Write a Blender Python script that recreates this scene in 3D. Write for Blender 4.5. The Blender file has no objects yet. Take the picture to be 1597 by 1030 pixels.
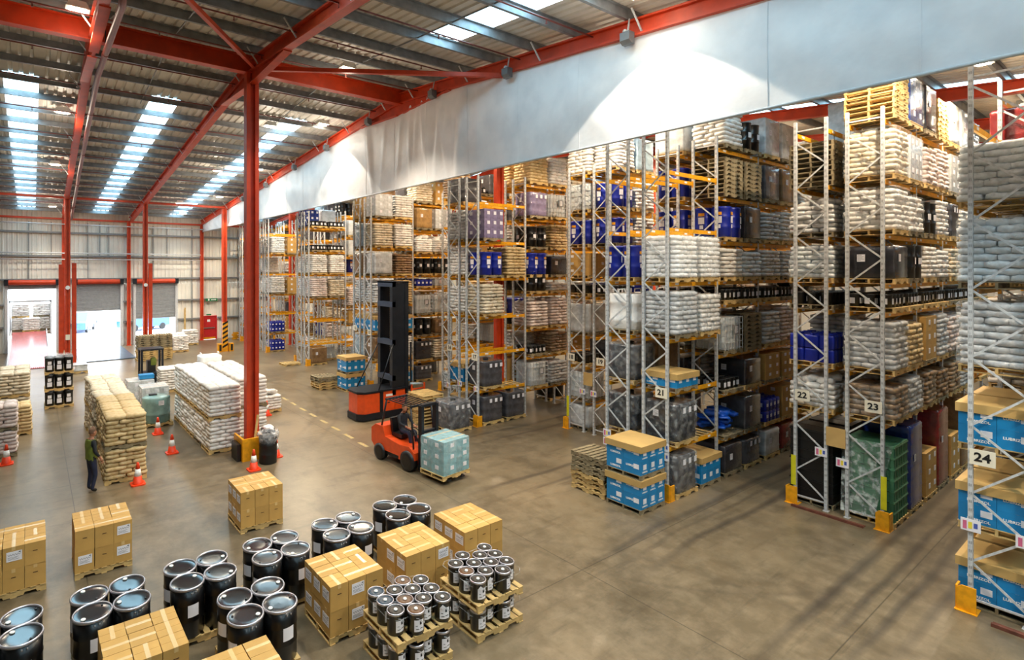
import bpy, math, random
from mathutils import Vector, Matrix
SC = bpy.context.scene
COL = SC.collection
PI = math.pi

# ------------------------------------------------------------------ camera, sky, exposure
CAM_H = 6.2
cam = bpy.data.cameras.new('camera')
cam.sensor_fit = 'HORIZONTAL'
cam.sensor_width = 36.0
cam.lens = 848.41 / 1597 * 36.0
cam.shift_x = 158.5 / 1597
cam.shift_y = -95.0 / 1597
cam.clip_end = 400
co = bpy.data.objects.new('camera', cam)
COL.objects.link(co)
co.location = (0, 0, CAM_H)
co.rotation_euler = (PI / 2, 0, -math.atan2(0.57093507, 0.82099522))
SC.camera = co

SC.view_settings.view_transform = 'Standard'
SC.view_settings.look = 'None'
SC.view_settings.gamma = 1.0
SC.view_settings.use_curve_mapping = False
SC.view_settings.exposure = 0.85
SC.cycles.use_denoising = True
SC.cycles.max_bounces = 6
SC.cycles.diffuse_bounces = 4
SC.cycles.glossy_bounces = 3
SC.cycles.transparent_max_bounces = 8
SC.cycles.sample_clamp_indirect = 6.0
SC.cycles.caustics_reflective = False
SC.cycles.caustics_refractive = False

w = bpy.data.worlds.new('sky')
SC.world = w
w.use_nodes = True
bg = w.node_tree.nodes['Background']
bg.inputs[0].default_value = (0.84, 0.92, 1.0, 1)
bg.inputs[1].default_value = 5.5

WARM = (1.0, 0.86, 0.68)
LAMPS = []
def lamp(x, y, z, watts, angle=132, color=WARM, blend=0.06, size=0.08):
    l = bpy.data.lights.new('lamp_light', 'SPOT')
    l.energy = watts
    l.color = color
    l.spot_size = math.radians(angle)
    l.spot_blend = blend
    l.shadow_soft_size = size
    o = bpy.data.objects.new('lamp_light', l)
    o.location = (x, y, z)
    COL.objects.link(o)
    LAMPS.append((x, y, z, o))
    p = bpy.data.lights.new('lamp_spill', 'POINT')
    p.energy = watts * (0.022 if x > 13 or y < 20 else 0.055)
    p.color = color
    p.shadow_soft_size = 0.15
    q = bpy.data.objects.new('lamp_spill', p)
    q.location = (x, y, z - 0.5)
    COL.objects.link(q)

RIDGE_Y, RIDGE_H, SLOPE = 18.2, 12.85, 0.09
def rafter_bottom(y):
    return RIDGE_H - SLOPE * abs(y - RIDGE_Y)
# high bays over the main aisle (left of the curtain) and over the racking
for ly in (-9.0, -1.0, 7.2, 23.2, 31.9, 40.2):
    lamp(11.15, ly, rafter_bottom(ly) + 0.30, 480, angle=99, blend=0.05, size=0.05)
for lx, ly in ((8.9, -2), (8.9, 7.3), (8.9, 16.6), (8.9, 24.0), (8.9, 32.5), (8.9, 42.5),
               (1.0, -4), (1.0, 6), (1.0, 17), (1.0, 26), (1.0, 34.5), (1.0, 43), (1.2, 46.5), (10.0, 46.5)):
    lamp(lx, ly, rafter_bottom(ly) + 0.12, 980 if ly < 46 else 400, angle=112, blend=0.5)
for lx in (15.4, 21.5, 28.3, 36.8):
    for ly in (3.3, 11.0, 19.2, 27.3, 35.3, 43.0):
        lamp(lx, ly, rafter_bottom(ly) + 0.12, 800, angle=150, blend=0.3, color=(1.0, 0.80, 0.56))

# ------------------------------------------------------------------ helpers
MATS = {}
def lin(h):
    h = h.lstrip('#')
    v = [int(h[i:i + 2], 16) / 255 for i in (0, 2, 4)]
    return tuple(c / 12.92 if c <= 0.04045 else ((c + 0.055) / 1.055) ** 2.4 for c in v) + (1,)

def M(name, hexc, rough=0.6, metal=0.0, var=0.06, scale=6.0, bump=0.0, bscale=30.0, coat=0.0, hex2=None, stretch=None, orand=0.0):
    """procedural material: base colour moved about by noise, per-object value shift, optional noise bump"""
    if name in MATS:
        return MATS[name]
    m = bpy.data.materials.new(name)
    m.use_nodes = True
    nt = m.node_tree
    b = nt.nodes['Principled BSDF']
    b.inputs['Roughness'].default_value = rough
    b.inputs['Metallic'].default_value = metal
    if coat:
        b.inputs['Coat Weight'].default_value = coat
        b.inputs['Coat Roughness'].default_value = 0.12
    c = lin(hexc)
    c2 = lin(hex2) if hex2 else tuple(max(0, x * (1 - 2.2 * var)) for x in c[:3]) + (1,)
    tc = nt.nodes.new('ShaderNodeTexCoord')
    mp = nt.nodes.new('ShaderNodeMapping')
    nt.links.new(tc.outputs['Object'], mp.inputs[0])
    if stretch:
        mp.inputs['Scale'].default_value = stretch
    n = nt.nodes.new('ShaderNodeTexNoise')
    n.inputs['Scale'].default_value = scale
    n.inputs['Detail'].default_value = 4
    nt.links.new(mp.outputs[0], n.inputs['Vector'])
    r = nt.nodes.new('ShaderNodeValToRGB')
    r.color_ramp.elements[0].position = 0.35
    r.color_ramp.elements[1].position = 0.62
    r.color_ramp.elements[0].color = c2
    r.color_ramp.elements[1].color = c
    nt.links.new(n.outputs[0], r.inputs[0])
    out = r.outputs[0]
    if orand:
        oi = nt.nodes.new('ShaderNodeObjectInfo')
        mr = nt.nodes.new('ShaderNodeMapRange')
        mr.inputs['To Min'].default_value = 1 - orand
        mr.inputs['To Max'].default_value = 1 + orand * 0.4
        nt.links.new(oi.outputs['Random'], mr.inputs[0])
        hs = nt.nodes.new('ShaderNodeHueSaturation')
        nt.links.new(out, hs.inputs['Color'])
        nt.links.new(mr.outputs[0], hs.inputs['Value'])
        out = hs.outputs[0]
    nt.links.new(out, b.inputs['Base Color'])
    if bump:
        n2 = nt.nodes.new('ShaderNodeTexNoise')
        n2.inputs['Scale'].default_value = bscale
        n2.inputs['Detail'].default_value = 3
        nt.links.new(mp.outputs[0], n2.inputs['Vector'])
        bp = nt.nodes.new('ShaderNodeBump')
        bp.inputs['Strength'].default_value = bump
        bp.inputs['Distance'].default_value = 0.03
        nt.links.new(n2.outputs[0], bp.inputs['Height'])
        nt.links.new(bp.outputs[0], b.inputs['Normal'])
    MATS[name] = m
    return m

def emit(name, col, s):
    m = bpy.data.materials.new(name)
    m.use_nodes = True
    b = m.node_tree.nodes['Principled BSDF']
    b.inputs['Base Color'].default_value = (0.8, 0.8, 0.8, 1)
    b.inputs['Emission Color'].default_value = tuple(col) + (1,)
    b.inputs['Emission Strength'].default_value = s
    MATS[name] = m
    return m

def film_mat(name, hexc, alpha, rough=0.18):
    m = bpy.data.materials.new(name)
    m.use_nodes = True
    nt = m.node_tree
    b = nt.nodes['Principled BSDF']
    b.inputs['Base Color'].default_value = lin(hexc)
    b.inputs['Roughness'].default_value = rough
    n = nt.nodes.new('ShaderNodeTexNoise')
    n.inputs['Scale'].default_value = 7
    n.inputs['Detail'].default_value = 6
    tc = nt.nodes.new('ShaderNodeTexCoord')
    nt.links.new(tc.outputs['Object'], n.inputs['Vector'])
    mr = nt.nodes.new('ShaderNodeMapRange')
    mr.inputs['From Min'].default_value = 0.46
    mr.inputs['From Max'].default_value = 0.72
    mr.inputs['To Min'].default_value = alpha * 0.2
    mr.inputs['To Max'].default_value = min(1, alpha * 1.7)
    nt.links.new(n.outputs[0], mr.inputs[0])
    nt.links.new(mr.outputs[0], b.inputs['Alpha'])
    bp = nt.nodes.new('ShaderNodeBump')
    bp.inputs['Strength'].default_value = 0.6
    bp.inputs['Distance'].default_value = 0.05
    nt.links.new(n.outputs[0], bp.inputs['Height'])
    nt.links.new(bp.outputs[0], b.inputs['Normal'])
    MATS[name] = m
    return m

class MB:
    """collects geometry; build() links it as one mesh object"""
    def __init__(s):
        s.v, s.f, s.m, s.sm = [], [], [], []
    def face(s, idx, m=0, sm=False):
        s.f.append(tuple(idx)); s.m.append(m); s.sm.append(sm)
    def box(s, x0, y0, z0, x1, y1, z1, m=0):
        b = len(s.v)
        s.v += [(x0, y0, z0), (x1, y0, z0), (x1, y1, z0), (x0, y1, z0), (x0, y0, z1), (x1, y0, z1), (x1, y1, z1), (x0, y1, z1)]
        for q in ((0, 3, 2, 1), (4, 5, 6, 7), (0, 1, 5, 4), (1, 2, 6, 5), (2, 3, 7, 6), (3, 0, 4, 7)):
            s.face([b + i for i in q], m)
        return s
    def cb(s, cx, cy, cz, sx, sy, sz, m=0):
        return s.box(cx - sx / 2, cy - sy / 2, cz - sz / 2, cx + sx / 2, cy + sy / 2, cz + sz / 2, m)
    def bar(s, p0, p1, w, h, m=0, up=(0, 0, 1)):
        """box along p0-p1, w across, h along the up side"""
        p0, p1 = Vector(p0), Vector(p1)
        d = (p1 - p0).normalized()
        u = Vector(up)
        if abs(d.dot(u)) > 0.98:
            u = Vector((1, 0, 0))
        a = d.cross(u).normalized()
        u = a.cross(d).normalized()
        b = len(s.v)
        for p in (p0, p1):
            for i, j in ((-1, -1), (1, -1), (1, 1), (-1, 1)):
                s.v.append(tuple(p + a * (i * w / 2) + u * (j * h / 2)))
        for q in ((0, 1, 2, 3), (7, 6, 5, 4), (0, 4, 5, 1), (1, 5, 6, 2), (2, 6, 7, 3), (3, 7, 4, 0)):
            s.face([b + i for i in q], m)
        return s
    def lathe(s, prof, n=16, m=0, cx=0, cy=0, sm=True, mats=None, cap=True):
        """prof = [(r, z), ...] from bottom to top"""
        b = len(s.v)
        for r, z in prof:
            for k in range(n):
                a = 2 * PI * k / n
                s.v.append((cx + r * math.cos(a), cy + r * math.sin(a), z))
        for i in range(len(prof) - 1):
            mm = mats[i] if mats else m
            for k in range(n):
                k2 = (k + 1) % n
                s.face((b + i * n + k, b + i * n + k2, b + (i + 1) * n + k2, b + (i + 1) * n + k), mm, sm)
        if cap:
            s.face([b + k for k in range(n)][::-1], mats[0] if mats else m)
            s.face([b + (len(prof) - 1) * n + k for k in range(n)], mats[-1] if mats else m)
        return s
    def tube(s, pts, r, n=8, m=0, sm=True):
        pts = [Vector(p) for p in pts]
        b = len(s.v)
        for i, p in enumerate(pts):
            d = (pts[min(i + 1, len(pts) - 1)] - pts[max(i - 1, 0)]).normalized()
            u = Vector((0, 0, 1)) if abs(d.z) < 0.9 else Vector((1, 0, 0))
            a = d.cross(u).normalized()
            u = a.cross(d)
            rr = r[i] if isinstance(r, (list, tuple)) else r
            for k in range(n):
                t = 2 * PI * k / n
                s.v.append(tuple(p + a * (rr * math.cos(t)) + u * (rr * math.sin(t))))
        for i in range(len(pts) - 1):
            for k in range(n):
                k2 = (k + 1) % n
                s.face((b + i * n + k, b + i * n + k2, b + (i + 1) * n + k2, b + (i + 1) * n + k), m, sm)
        s.face([b + k for k in range(n)][::-1], m)
        s.face([b + (len(pts) - 1) * n + k for k in range(n)], m)
        return s
    def prism(s, poly, axis, a0, a1, m=0):
        """poly in the plane across axis ('x': (y,z), 'y': (x,z), 'z': (x,y)) pulled from a0 to a1"""
        b = len(s.v); n = len(poly)
        for a in (a0, a1):
            for p, q in poly:
                s.v.append((a, p, q) if axis == 'x' else (p, a, q) if axis == 'y' else (p, q, a))
        s.face(range(b, b + n), m); s.face(list(range(b + n, b + 2 * n))[::-1], m)
        for i in range(n):
            j = (i + 1) % n
            s.face((b + j, b + i, b + n + i, b + n + j), m)
        return s
    def pillow(s, cx, cy, cz, lx, ly, lz, rot=0, m=0, nx=6, ny=4, rnd=None, sag=0.25):
        b = len(s.v)
        ca, sa = math.cos(rot), math.sin(rot)
        W = nx + 1
        for side in (1, -1):
            for j in range(ny + 1):
                for i in range(W):
                    u, v = 2 * i / nx - 1, 2 * j / ny - 1
                    k = (1 - u ** 8) ** 0.5 * (1 - v ** 8) ** 0.5
                    z = side * lz / 2 * (0.55 + 0.45 * k if k > 0 else 0.55)
                    if rnd and k > 0:
                        z += rnd.uniform(-0.09, 0.09) * lz
                    pin = 1 - 0.08 * (u * u * v * v)
                    jx = rnd.uniform(-0.018, 0.018) if rnd else 0
                    x, y = u * lx / 2 * pin + jx, v * ly / 2 * pin + (rnd.uniform(-0.012, 0.012) if rnd else 0)
                    s.v.append((cx + x * ca - y * sa, cy + x * sa + y * ca, cz + z))
        H = W * (ny + 1)
        for j in range(ny):
            for i in range(nx):
                q = b + j * W + i
                s.face((q, q + 1, q + W + 1, q + W), m, True)
                q += H
                s.face((q, q + W, q + W + 1, q + 1), m, True)
        ring = [i for i in range(W)] + [j * W + nx for j in range(1, ny + 1)] + [ny * W + i for i in range(nx - 1, -1, -1)] + [j * W for j in range(ny - 1, 0, -1)]
        for a, c in zip(ring, ring[1:] + ring[:1]):
            s.face((b + c, b + a, b + H + a, b + H + c), m, True)
        return s
    def mesh(s, name, mats):
        me = bpy.data.meshes.new(name)
        me.from_pydata(s.v, [], s.f)
        for m in (mats if isinstance(mats, (list, tuple)) else [mats]):
            me.materials.append(m)
        me.polygons.foreach_set('material_index', s.m)
        me.polygons.foreach_set('use_smooth', s.sm)
        me.update()
        return me
    def build(s, name, mats, parent=None, loc=(0, 0, 0), rz=0):
        return put(name, s.mesh(name, mats), parent, loc, rz)

def put(name, me, parent=None, loc=(0, 0, 0), rz=0, mats=None, scale=None, rot=None):
    o = bpy.data.objects.new(name, me)
    o.location = loc
    o.rotation_euler = rot if rot else (0, 0, rz)
    if scale:
        o.scale = scale
    if parent:
        o.parent = parent
    COL.objects.link(o)
    if mats:
        for i, m in enumerate(mats):
            if m is not None:
                o.material_slots[i].link = 'OBJECT'
                o.material_slots[i].material = m
    return o

def thing(name, label, cat, loc=(0, 0, 0), rz=0, group=None):
    o = bpy.data.objects.new(name, None)
    o.empty_display_size = 0.2
    o.location = loc
    o.rotation_euler = (0, 0, rz)
    COL.objects.link(o)
    return tag(o, label, cat, group)

def tag(o, label, cat, group=None):
    o['label'] = label
    o['category'] = cat
    if group:
        o['group'] = group
    return o

def struct(o):
    o['kind'] = 'structure'
    return o

ORD = ['first', 'second', 'third', 'fourth', 'fifth', 'sixth', 'seventh', 'eighth', 'ninth', 'tenth', 'eleventh', 'twelfth', 'thirteenth']
CACHE = {}
def cached(key, fn):
    if key not in CACHE:
        CACHE[key] = fn()
    return CACHE[key]

def text_mesh(s, size, mat, depth=0.002):
    def mk():
        c = bpy.data.curves.new('lettering', 'FONT')
        c.body = s
        c.size = size
        c.extrude = depth
        c.offset = size * 0.028
        c.align_x = 'CENTER'
        c.align_y = 'CENTER'
        c.resolution_u = 3
        o = bpy.data.objects.new('lettering_source', c)
        me = bpy.data.meshes.new_from_object(o)
        bpy.data.objects.remove(o)
        me.materials.clear()
        me.materials.append(mat)
        return me
    return cached(('text', s, size, mat.name), mk)

# ------------------------------------------------------------------ materials
RED = M('red_steel_paint', '#cc3f14', 0.5, var=0.10, scale=3)
GALV = M('galvanised_steel', '#d0d3d6', 0.45, 0.1, var=0.10, scale=18)
PURL = M('purlin_steel', '#8c9094', 0.45, 0.25, var=0.12, scale=4)
YEL = M('yellow_beam_paint', '#efa712', 0.45, var=0.10, scale=9)
WOOD = M('pallet_wood', '#d9b778', 0.75, var=0.12, scale=5, bump=0.15, bscale=40, stretch=(1, 1, 1), orand=0.18)
OLDWOOD = M('old_pallet_wood', '#9c8c6c', 0.8, var=0.16, scale=6, bump=0.2, orand=0.2)
KRAFT = M('kraft_board', '#c79c55', 0.7, var=0.05, scale=3, orand=0.12)
KRAFTD = M('cap_board', '#c9a566', 0.65, var=0.06, scale=2, orand=0.1)
TAPE = M('clear_tape', '#d8b67c', 0.25, var=0.03)
PAPER = M('label_paper', '#eceaf0', 0.6, var=0.02)
INK = M('ink', '#55565a', 0.7, var=0.05)
BLACKINK = M('black_ink', '#0c0c0c', 0.6, var=0.0)
DRUM = M('black_drum_paint', '#08080a', 0.3, var=0.1, coat=0.2)
DRUMLID = M('black_lid_paint', '#101114', 0.16, 0.1, var=0.2, scale=4, coat=0.6, orand=0.3)
RIM = M('steel_rim', '#c9c5cb', 0.32, 0.8, var=0.05)
BUNG = M('white_bung', '#f2f0ea', 0.35, var=0.02)
PLASTIC = M('black_plastic', '#141416', 0.4, var=0.1)
DARK = M('dark_steel', '#1b1f27', 0.4, 0.2, var=0.1)
BLUECTN = M('blue_board', '#0c86c6', 0.5, var=0.05, scale=3, orand=0.12, coat=0.25)
WHITE = M('white_print', '#f4f4f2', 0.6, var=0.01)
BDRUM = M('blue_drum_plastic', '#12269a', 0.35, var=0.08, scale=3, orand=0.15)
CREAM = M('sign_board', '#e9e2cf', 0.55, var=0.02)
GUARD = M('yellow_guard_paint', '#efa414', 0.45, var=0.1, scale=8)
ORANGE = M('orange_truck_paint', '#e8501a', 0.35, var=0.05, coat=0.4)
CONE = M('orange_cone', '#f0441a', 0.45, var=0.05)
FILM = film_mat('stretch_film', '#e6ecee', 0.2)
SACKM = {}
for k, h, h2, r in (('white', '#efebe5', '#dad5d0', .42), ('tan', '#dcc291', '#c4a56f', .6), ('brown', '#8f6f4b', '#6d5138', .35), ('grey', '#d6d5d4', '#b6b6b8', .25),
                 ('pink', '#e6d8d1', '#cbb6ae', .4), ('ice', '#e6eaec', '#cad2d8', .3), ('bronze', '#a88a68', '#7c6147', .28), ('cream', '#e6dac4', '#cdbb9c', .5),
                 ('pure', '#fbfaf8', '#eeeeee', .4)):
    SACKM[k] = M('sack_' + k, h, r, var=0.1, scale=7, bump=0.35, bscale=14, hex2=h2, orand=0.1)
WRAPM = {}
for k, h in (('grey', '#504f54'), ('purple', '#8f83a6'), ('white', '#d7dbde'), ('brown', '#8a6a48'), ('dark', '#35343a'), ('blue', '#1c3888'), ('teal', '#3f8fa0'), ('kraft', '#b08a55'), ('red', '#8c2b2c'), ('ice', '#a9c0cf'), ('tealw', '#8ebfc9')):
    WRAPM[k] = M('wrapped_' + k, h, 0.22, var=0.14, scale=5, bump=0.4, bscale=9, coat=0.5, orand=0.12)
CRATEM = {k: M('crate_' + k, h, 0.4, var=0.06, orand=0.1) for k, h in (('black', '#141517'), ('green', '#4b8461'), ('red', '#9a2a2b'), ('blue', '#1f4fb0'))}
# ------------------------------------------------------------------ building
def floor_material():
    m = bpy.data.materials.new('worn_concrete')
    m.use_nodes = True
    nt = m.node_tree
    L = nt.links
    b = nt.nodes['Principled BSDF']
    tc = nt.nodes.new('ShaderNodeTexCoord')
    sep = nt.nodes.new('ShaderNodeSeparateXYZ')
    L.new(tc.outputs['Object'], sep.inputs[0])
    def math_(op, a, c=None, d=None, clamp=False):
        n = nt.nodes.new('ShaderNodeMath')
        n.operation = op
        n.use_clamp = clamp
        for i, x in enumerate((a, c, d)):
            if x is None:
                continue
            if isinstance(x, (int, float)):
                n.inputs[i].default_value = x
            else:
                L.new(x, n.inputs[i])
        return n.outputs[0]
    def noise(scale, detail=4, stretch=None, rough=0.55):
        n = nt.nodes.new('ShaderNodeTexNoise')
        n.inputs['Scale'].default_value = scale
        n.inputs['Detail'].default_value = detail
        n.inputs['Roughness'].default_value = rough
        if stretch:
            mp = nt.nodes.new('ShaderNodeMapping')
            mp.inputs['Scale'].default_value = stretch
            L.new(tc.outputs['Object'], mp.inputs[0])
            L.new(mp.outputs[0], n.inputs['Vector'])
        else:
            L.new(tc.outputs['Object'], n.inputs['Vector'])
        return n.outputs[0]
    def ramp(f, p0, c0, p1, c1, mid=None):
        r = nt.nodes.new('ShaderNodeValToRGB')
        e = r.color_ramp.elements
        e[0].position, e[0].color = p0, lin(c0)
        e[1].position, e[1].color = p1, lin(c1)
        if mid:
            k = e.new(mid[0]); k.color = lin(mid[1])
        L.new(f, r.inputs[0])
        return r.outputs[0]
    def mix(f, a, c):
        n = nt.nodes.new('ShaderNodeMix')
        n.data_type = 'RGBA'
        for s, x in ((0, f), (6, a), (7, c)):
            if isinstance(x, (int, float)):
                n.inputs[s].default_value = x
            elif isinstance(x, str):
                n.inputs[s].default_value = lin(x)
            else:
                L.new(x, n.inputs[s])
        return n.outputs[2]
    X, Y = sep.outputs[0], sep.outputs[1]
    base = ramp(noise(0.16, 5), 0.36, '#5a4f3e', 0.66, '#84735a', (0.5, '#6c5f4a'))
    fine = noise(2.2, 8, None, 0.7)
    base = mix(math_('MULTIPLY', math_('SUBTRACT', fine, 0.42, clamp=True), 2.0, clamp=True), base, '#8f8068')
    dark = noise(0.9, 8, (1.0, 0.6, 1), 0.72)
    base = mix(math_('MULTIPLY', math_('SUBTRACT', dark, 0.50, clamp=True), 3.4, clamp=True), base, '#4b3f2c')
    grit = noise(9.0, 6, (0.5, 1.4, 1), 0.75)
    base = mix(math_('MULTIPLY', math_('SUBTRACT', grit, 0.58, clamp=True), 2.2, clamp=True), base, '#544733')
    streak = noise(1.3, 7, (0.35, 3.0, 1), 0.7)
    base = mix(math_('MULTIPLY', math_('SUBTRACT', streak, 0.55, clamp=True), 3.2, clamp=True), base, '#423a2e')
    # tyre tracks along the rack aisles, and curving out of them
    wob = math_('MULTIPLY', math_('SUBTRACT', noise(0.22, 2), 0.5), 0.5)
    yy = math_('ADD', Y, wob)
    acc = None
    brk = math_('ADD', 0.35, noise(0.5, 5, (0.25, 2.0, 1)))
    def add(mask):
        nonlocal acc
        acc = mask if acc is None else math_('MAXIMUM', acc, mask)
    for yc, hw, x0, s in ((3.95, .13, 8.6, .8), (3.5, .10, 10.0, .8), (3.05, .10, 9.2, .7), (2.66, .10, 10.4, .7), (7.3, .13, 8.8, .75), (6.45, .12, 9.5, .75),
                          (6.9, .07, 9, .4), (11.3, .12, 9.3, .7), (10.6, .1, 10, .6), (15.2, .12, 11, .6), (14.5, .1, 12, .6), (19.3, .12, 11, .6), (18.7, .1, 12, .5), (22.9, .12, 12, .5), (27.2, .12, 12, .5)):
        a = math_('SUBTRACT', 1.0, math_('DIVIDE', math_('ABSOLUTE', math_('SUBTRACT', yy, yc)), hw), clamp=True)
        a = math_('MULTIPLY', math_('POWER', a, 0.6), math_('MULTIPLY', math_('SUBTRACT', X, x0), 0.35, clamp=True))
        add(math_('MULTIPLY', a, s))
    for cx_, cy_, r, hw, s in ((5.2, 4.0, 6.2, .12, .22), (2.0, 26, 9.2, .14, .3), (1.4, 26, 10.6, .14, .28), (15.0, 9.5, 6.0, .1, .2)):
        dx, dy = math_('SUBTRACT', X, cx_), math_('SUBTRACT', yy, cy_)
        d = math_('SQRT', math_('ADD', math_('MULTIPLY', dx, dx), math_('MULTIPLY', dy, dy)))
        a = math_('SUBTRACT', 1.0, math_('DIVIDE', math_('ABSOLUTE', math_('SUBTRACT', d, r)), hw), clamp=True)
        add(math_('MULTIPLY', math_('MULTIPLY', a, math_('MULTIPLY', math_('SUBTRACT', X, 7.5), 0.6, clamp=True)), s))
    base = mix(math_('MULTIPLY', acc, brk, clamp=True), base, '#2e2926')
    # saw-cut joints
    j = None
    for src, v in ((X, 9.3), (X, 0.9), (Y, 7.18), (Y, 3.29), (Y, 18.38), (Y, 28.0), (Y, 38.0), (X, -7.0)):
        a = math_('SUBTRACT', 1.0, math_('DIVIDE', math_('ABSOLUTE', math_('SUBTRACT', src, v)), 0.016), clamp=True)
        j = a if j is None else math_('MAXIMUM', j, a)
    base = mix(math_('MULTIPLY', j, 0.75), base, '#2b261f')
    L.new(base, b.inputs['Base Color'])
    rr = nt.nodes.new('ShaderNodeMapRange')
    rr.inputs['To Min'].default_value = 0.2
    rr.inputs['To Max'].default_value = 0.45
    L.new(fine, rr.inputs[0])
    L.new(rr.outputs[0], b.inputs['Roughness'])
    bp = nt.nodes.new('ShaderNodeBump')
    bp.inputs['Strength'].default_value = 0.12
    bp.inputs['Distance'].default_value = 0.01
    L.new(fine, bp.inputs['Height'])
    L.new(bp.outputs[0], b.inputs['Normal'])
    return m

struct(MB().box(-14, -14, -0.3, 46, 49.75, 0).build('floor', floor_material()))
YARD = M('yard_concrete', '#e4e6e8', 0.8, var=0.02, scale=0.5)
struct(MB().box(-60, 49.75, -0.4, 90, 140, -0.06).build('yard_ground', YARD))

CLAD = M('wall_cladding', '#ece9df', 0.5, var=0.05, scale=0.8, orand=0.05)
ROOFM = M('roof_sheet_liner', '#e2ded6', 0.45, var=0.08, scale=1.2)
def corr(x0, x1, f0, f1, pitch, depth, name, mat, parent=None, vertical=False, y=0.0):
    """trapezoidal sheet: ribs run from edge f0 to edge f1 (functions x -> (y, z)), or up a wall at y"""
    mb = MB()
    xs = []
    x = x0
    while x < x1 - 1e-6:
        for dx, k in ((0, 0), (0.55, 0), (0.65, 1), (0.90, 1)):
            if x + dx * pitch < x1:
                xs.append((x + dx * pitch, k))
        x += pitch
    xs.append((x1, 0))
    for X, k in xs:
        for F in (f0, f1):
            yy, zz = F
            mb.v.append((X, yy - k * depth, zz) if vertical else (X, yy, zz + k * depth))
    for i in range(len(xs) - 1):
        mb.face((2 * i, 2 * i + 2, 2 * i + 3, 2 * i + 1))
    return mb.build(name, mat, parent)

def wall(x0, x1, z0, z1, name):
    return struct(corr(x0, x1, (49.75, z0), (49.75, z1), 0.30, 0.035, name, CLAD, vertical=True))
OPEN = ((-1.55, 1.6), (2.75, 5.95), (6.9, 10.1))
for x0, x1 in ((-14, -1.55), (1.6, 2.75), (5.95, 6.9), (10.1, 12.1), (13.5, 46)):
    wall(x0, x1, 0, 5.0, 'wall_far')
wall(12.1, 13.5, 2.05, 5.0, 'wall_far')
wall(-14, 46, 5.0, 10.9, 'wall_far')
CLADG = M('wall_cladding_grey', '#b9b6ae', 0.6, var=0.05, scale=0.8)
struct(MB().box(-14.2, -14, 0, -14, 49.75, 14).build('wall_left', CLADG))
struct(MB().box(46, -14, 0, 46.2, 49.75, 14).build('wall_right', CLADG))
struct(MB().box(-14, -14.2, 0, 46, -14, 11).build('wall_near', CLADG))
mb = MB().box(-14, 49.5, 0, -1.6, 49.7, 0.12)
GIRT = M('girt_steel', '#8b8f92', 0.5, 0.3, var=0.08)
for z in (1.9, 3.55):
    for x0, x1 in ((-14, -1.7), (1.7, 2.65), (6.05, 6.8), (10.2, 46)):
        if z < 2 and x0 > 10:
            struct(MB().box(x0, 49.5, z - 0.06, 12.05, 49.7, z + 0.06).build('trim_girt', GIRT))
            x0 = 13.55
        struct(MB().box(x0, 49.5, z - 0.06, x1, 49.7, z + 0.06).build('trim_girt', GIRT))
for z in (5.42, 7.2, 9.0):
    struct(MB().box(-14, 49.5, z - 0.07, 46, 49.7, z + 0.07).build('trim_girt', GIRT))
for x, z0 in ((-3.0, 5.4), (-0.2, 5.4), (1.2, 7.2), (3.6, 5.4), (5.0, 7.2), (4.4, 7.2), (8.3, 5.4), (9.4, 7.2), (11.4, 0), (15.4, 0), (16.6, 0), (14.2, 7.2)):
    struct(MB().box(x - 0.02, 49.56, z0, x + 0.02, 49.7, 9.8).build('trim_mullion', GIRT))
# service pipes along the far wall
for z, r, y, lab in ((7.42, 0.05, 49.1, 'grey service pipe running under the upper girt of the far wall'), (6.95, 0.035, 49.15, 'thin grey conduit just below the service pipe on the far wall'),
                     (9.62, 0.045, 49.0, 'pale pipe along the far wall just below the eaves')):
    o = MB().tube([(-13, y, z), (4, y, z), (12 if z < 9 else 14.5, y, z)], r, 8).build('service_pipe', GALV)
    tag(o, lab, 'pipe')
    for x in range(-12, 12, 3):
        MB().box(x - 0.02, y - r, z - 0.02, x + 0.02, 49.70, z + 0.02).build('pipe_bracket', GALV, o)

# roller doors
SLAT = M('shutter_slats', '#a9adb1', 0.5, 0.3, var=0.06)
DOORN = ('left', 'middle', 'right')
for i, ((x0, x1), zb) in enumerate(zip(OPEN, (4.75, 2.94, 2.17))):
    t = bpy.data.objects.new('door_%d' % (i + 1), None)
    t.location = (0, 49.6, 0)
    COL.objects.link(t)
    struct(t)
    MB().lathe([(0.17, x0 - 0.1), (0.19, x0), (0.19, x1), (0.17, x1 + 0.1)], 14).build('shutter_roll', RED, t)
    r = t.children[0] if t.children else None
    for o in COL.objects:
        if o.parent == t and o.name.startswith('shutter_roll'):
            o.rotation_euler = (0, PI / 2, 0)
            o.location = (0, -0.22, 5.2)
    for x in (x0, x1):
        MB().box(x - 0.09, -0.16, 0, x + 0.09, 0.1, 5.05).build('guide_rail', GALV, t)
        MB().box(x - 0.13, -0.42, 4.98, x + 0.13, 0.06, 5.42).build('shutter_bracket', DARK, t)
    mb = MB()
    z = 5.1
    while z > zb:
        mb.prism([(-0.03, z), (-0.075, z - 0.03), (-0.075, z - 0.07), (-0.03, z - 0.1), (0.0, z - 0.1), (0.0, z)], 'x', x0 + 0.05, x1 - 0.05)
        z -= 0.1
    mb.box(x0 + 0.05, -0.09, zb - 0.06, x1 - 0.05, 0.02, zb + 0.02)
    o = mb.build('shutter_slats', SLAT, t)
    o['kind'] = 'stuff'
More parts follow.
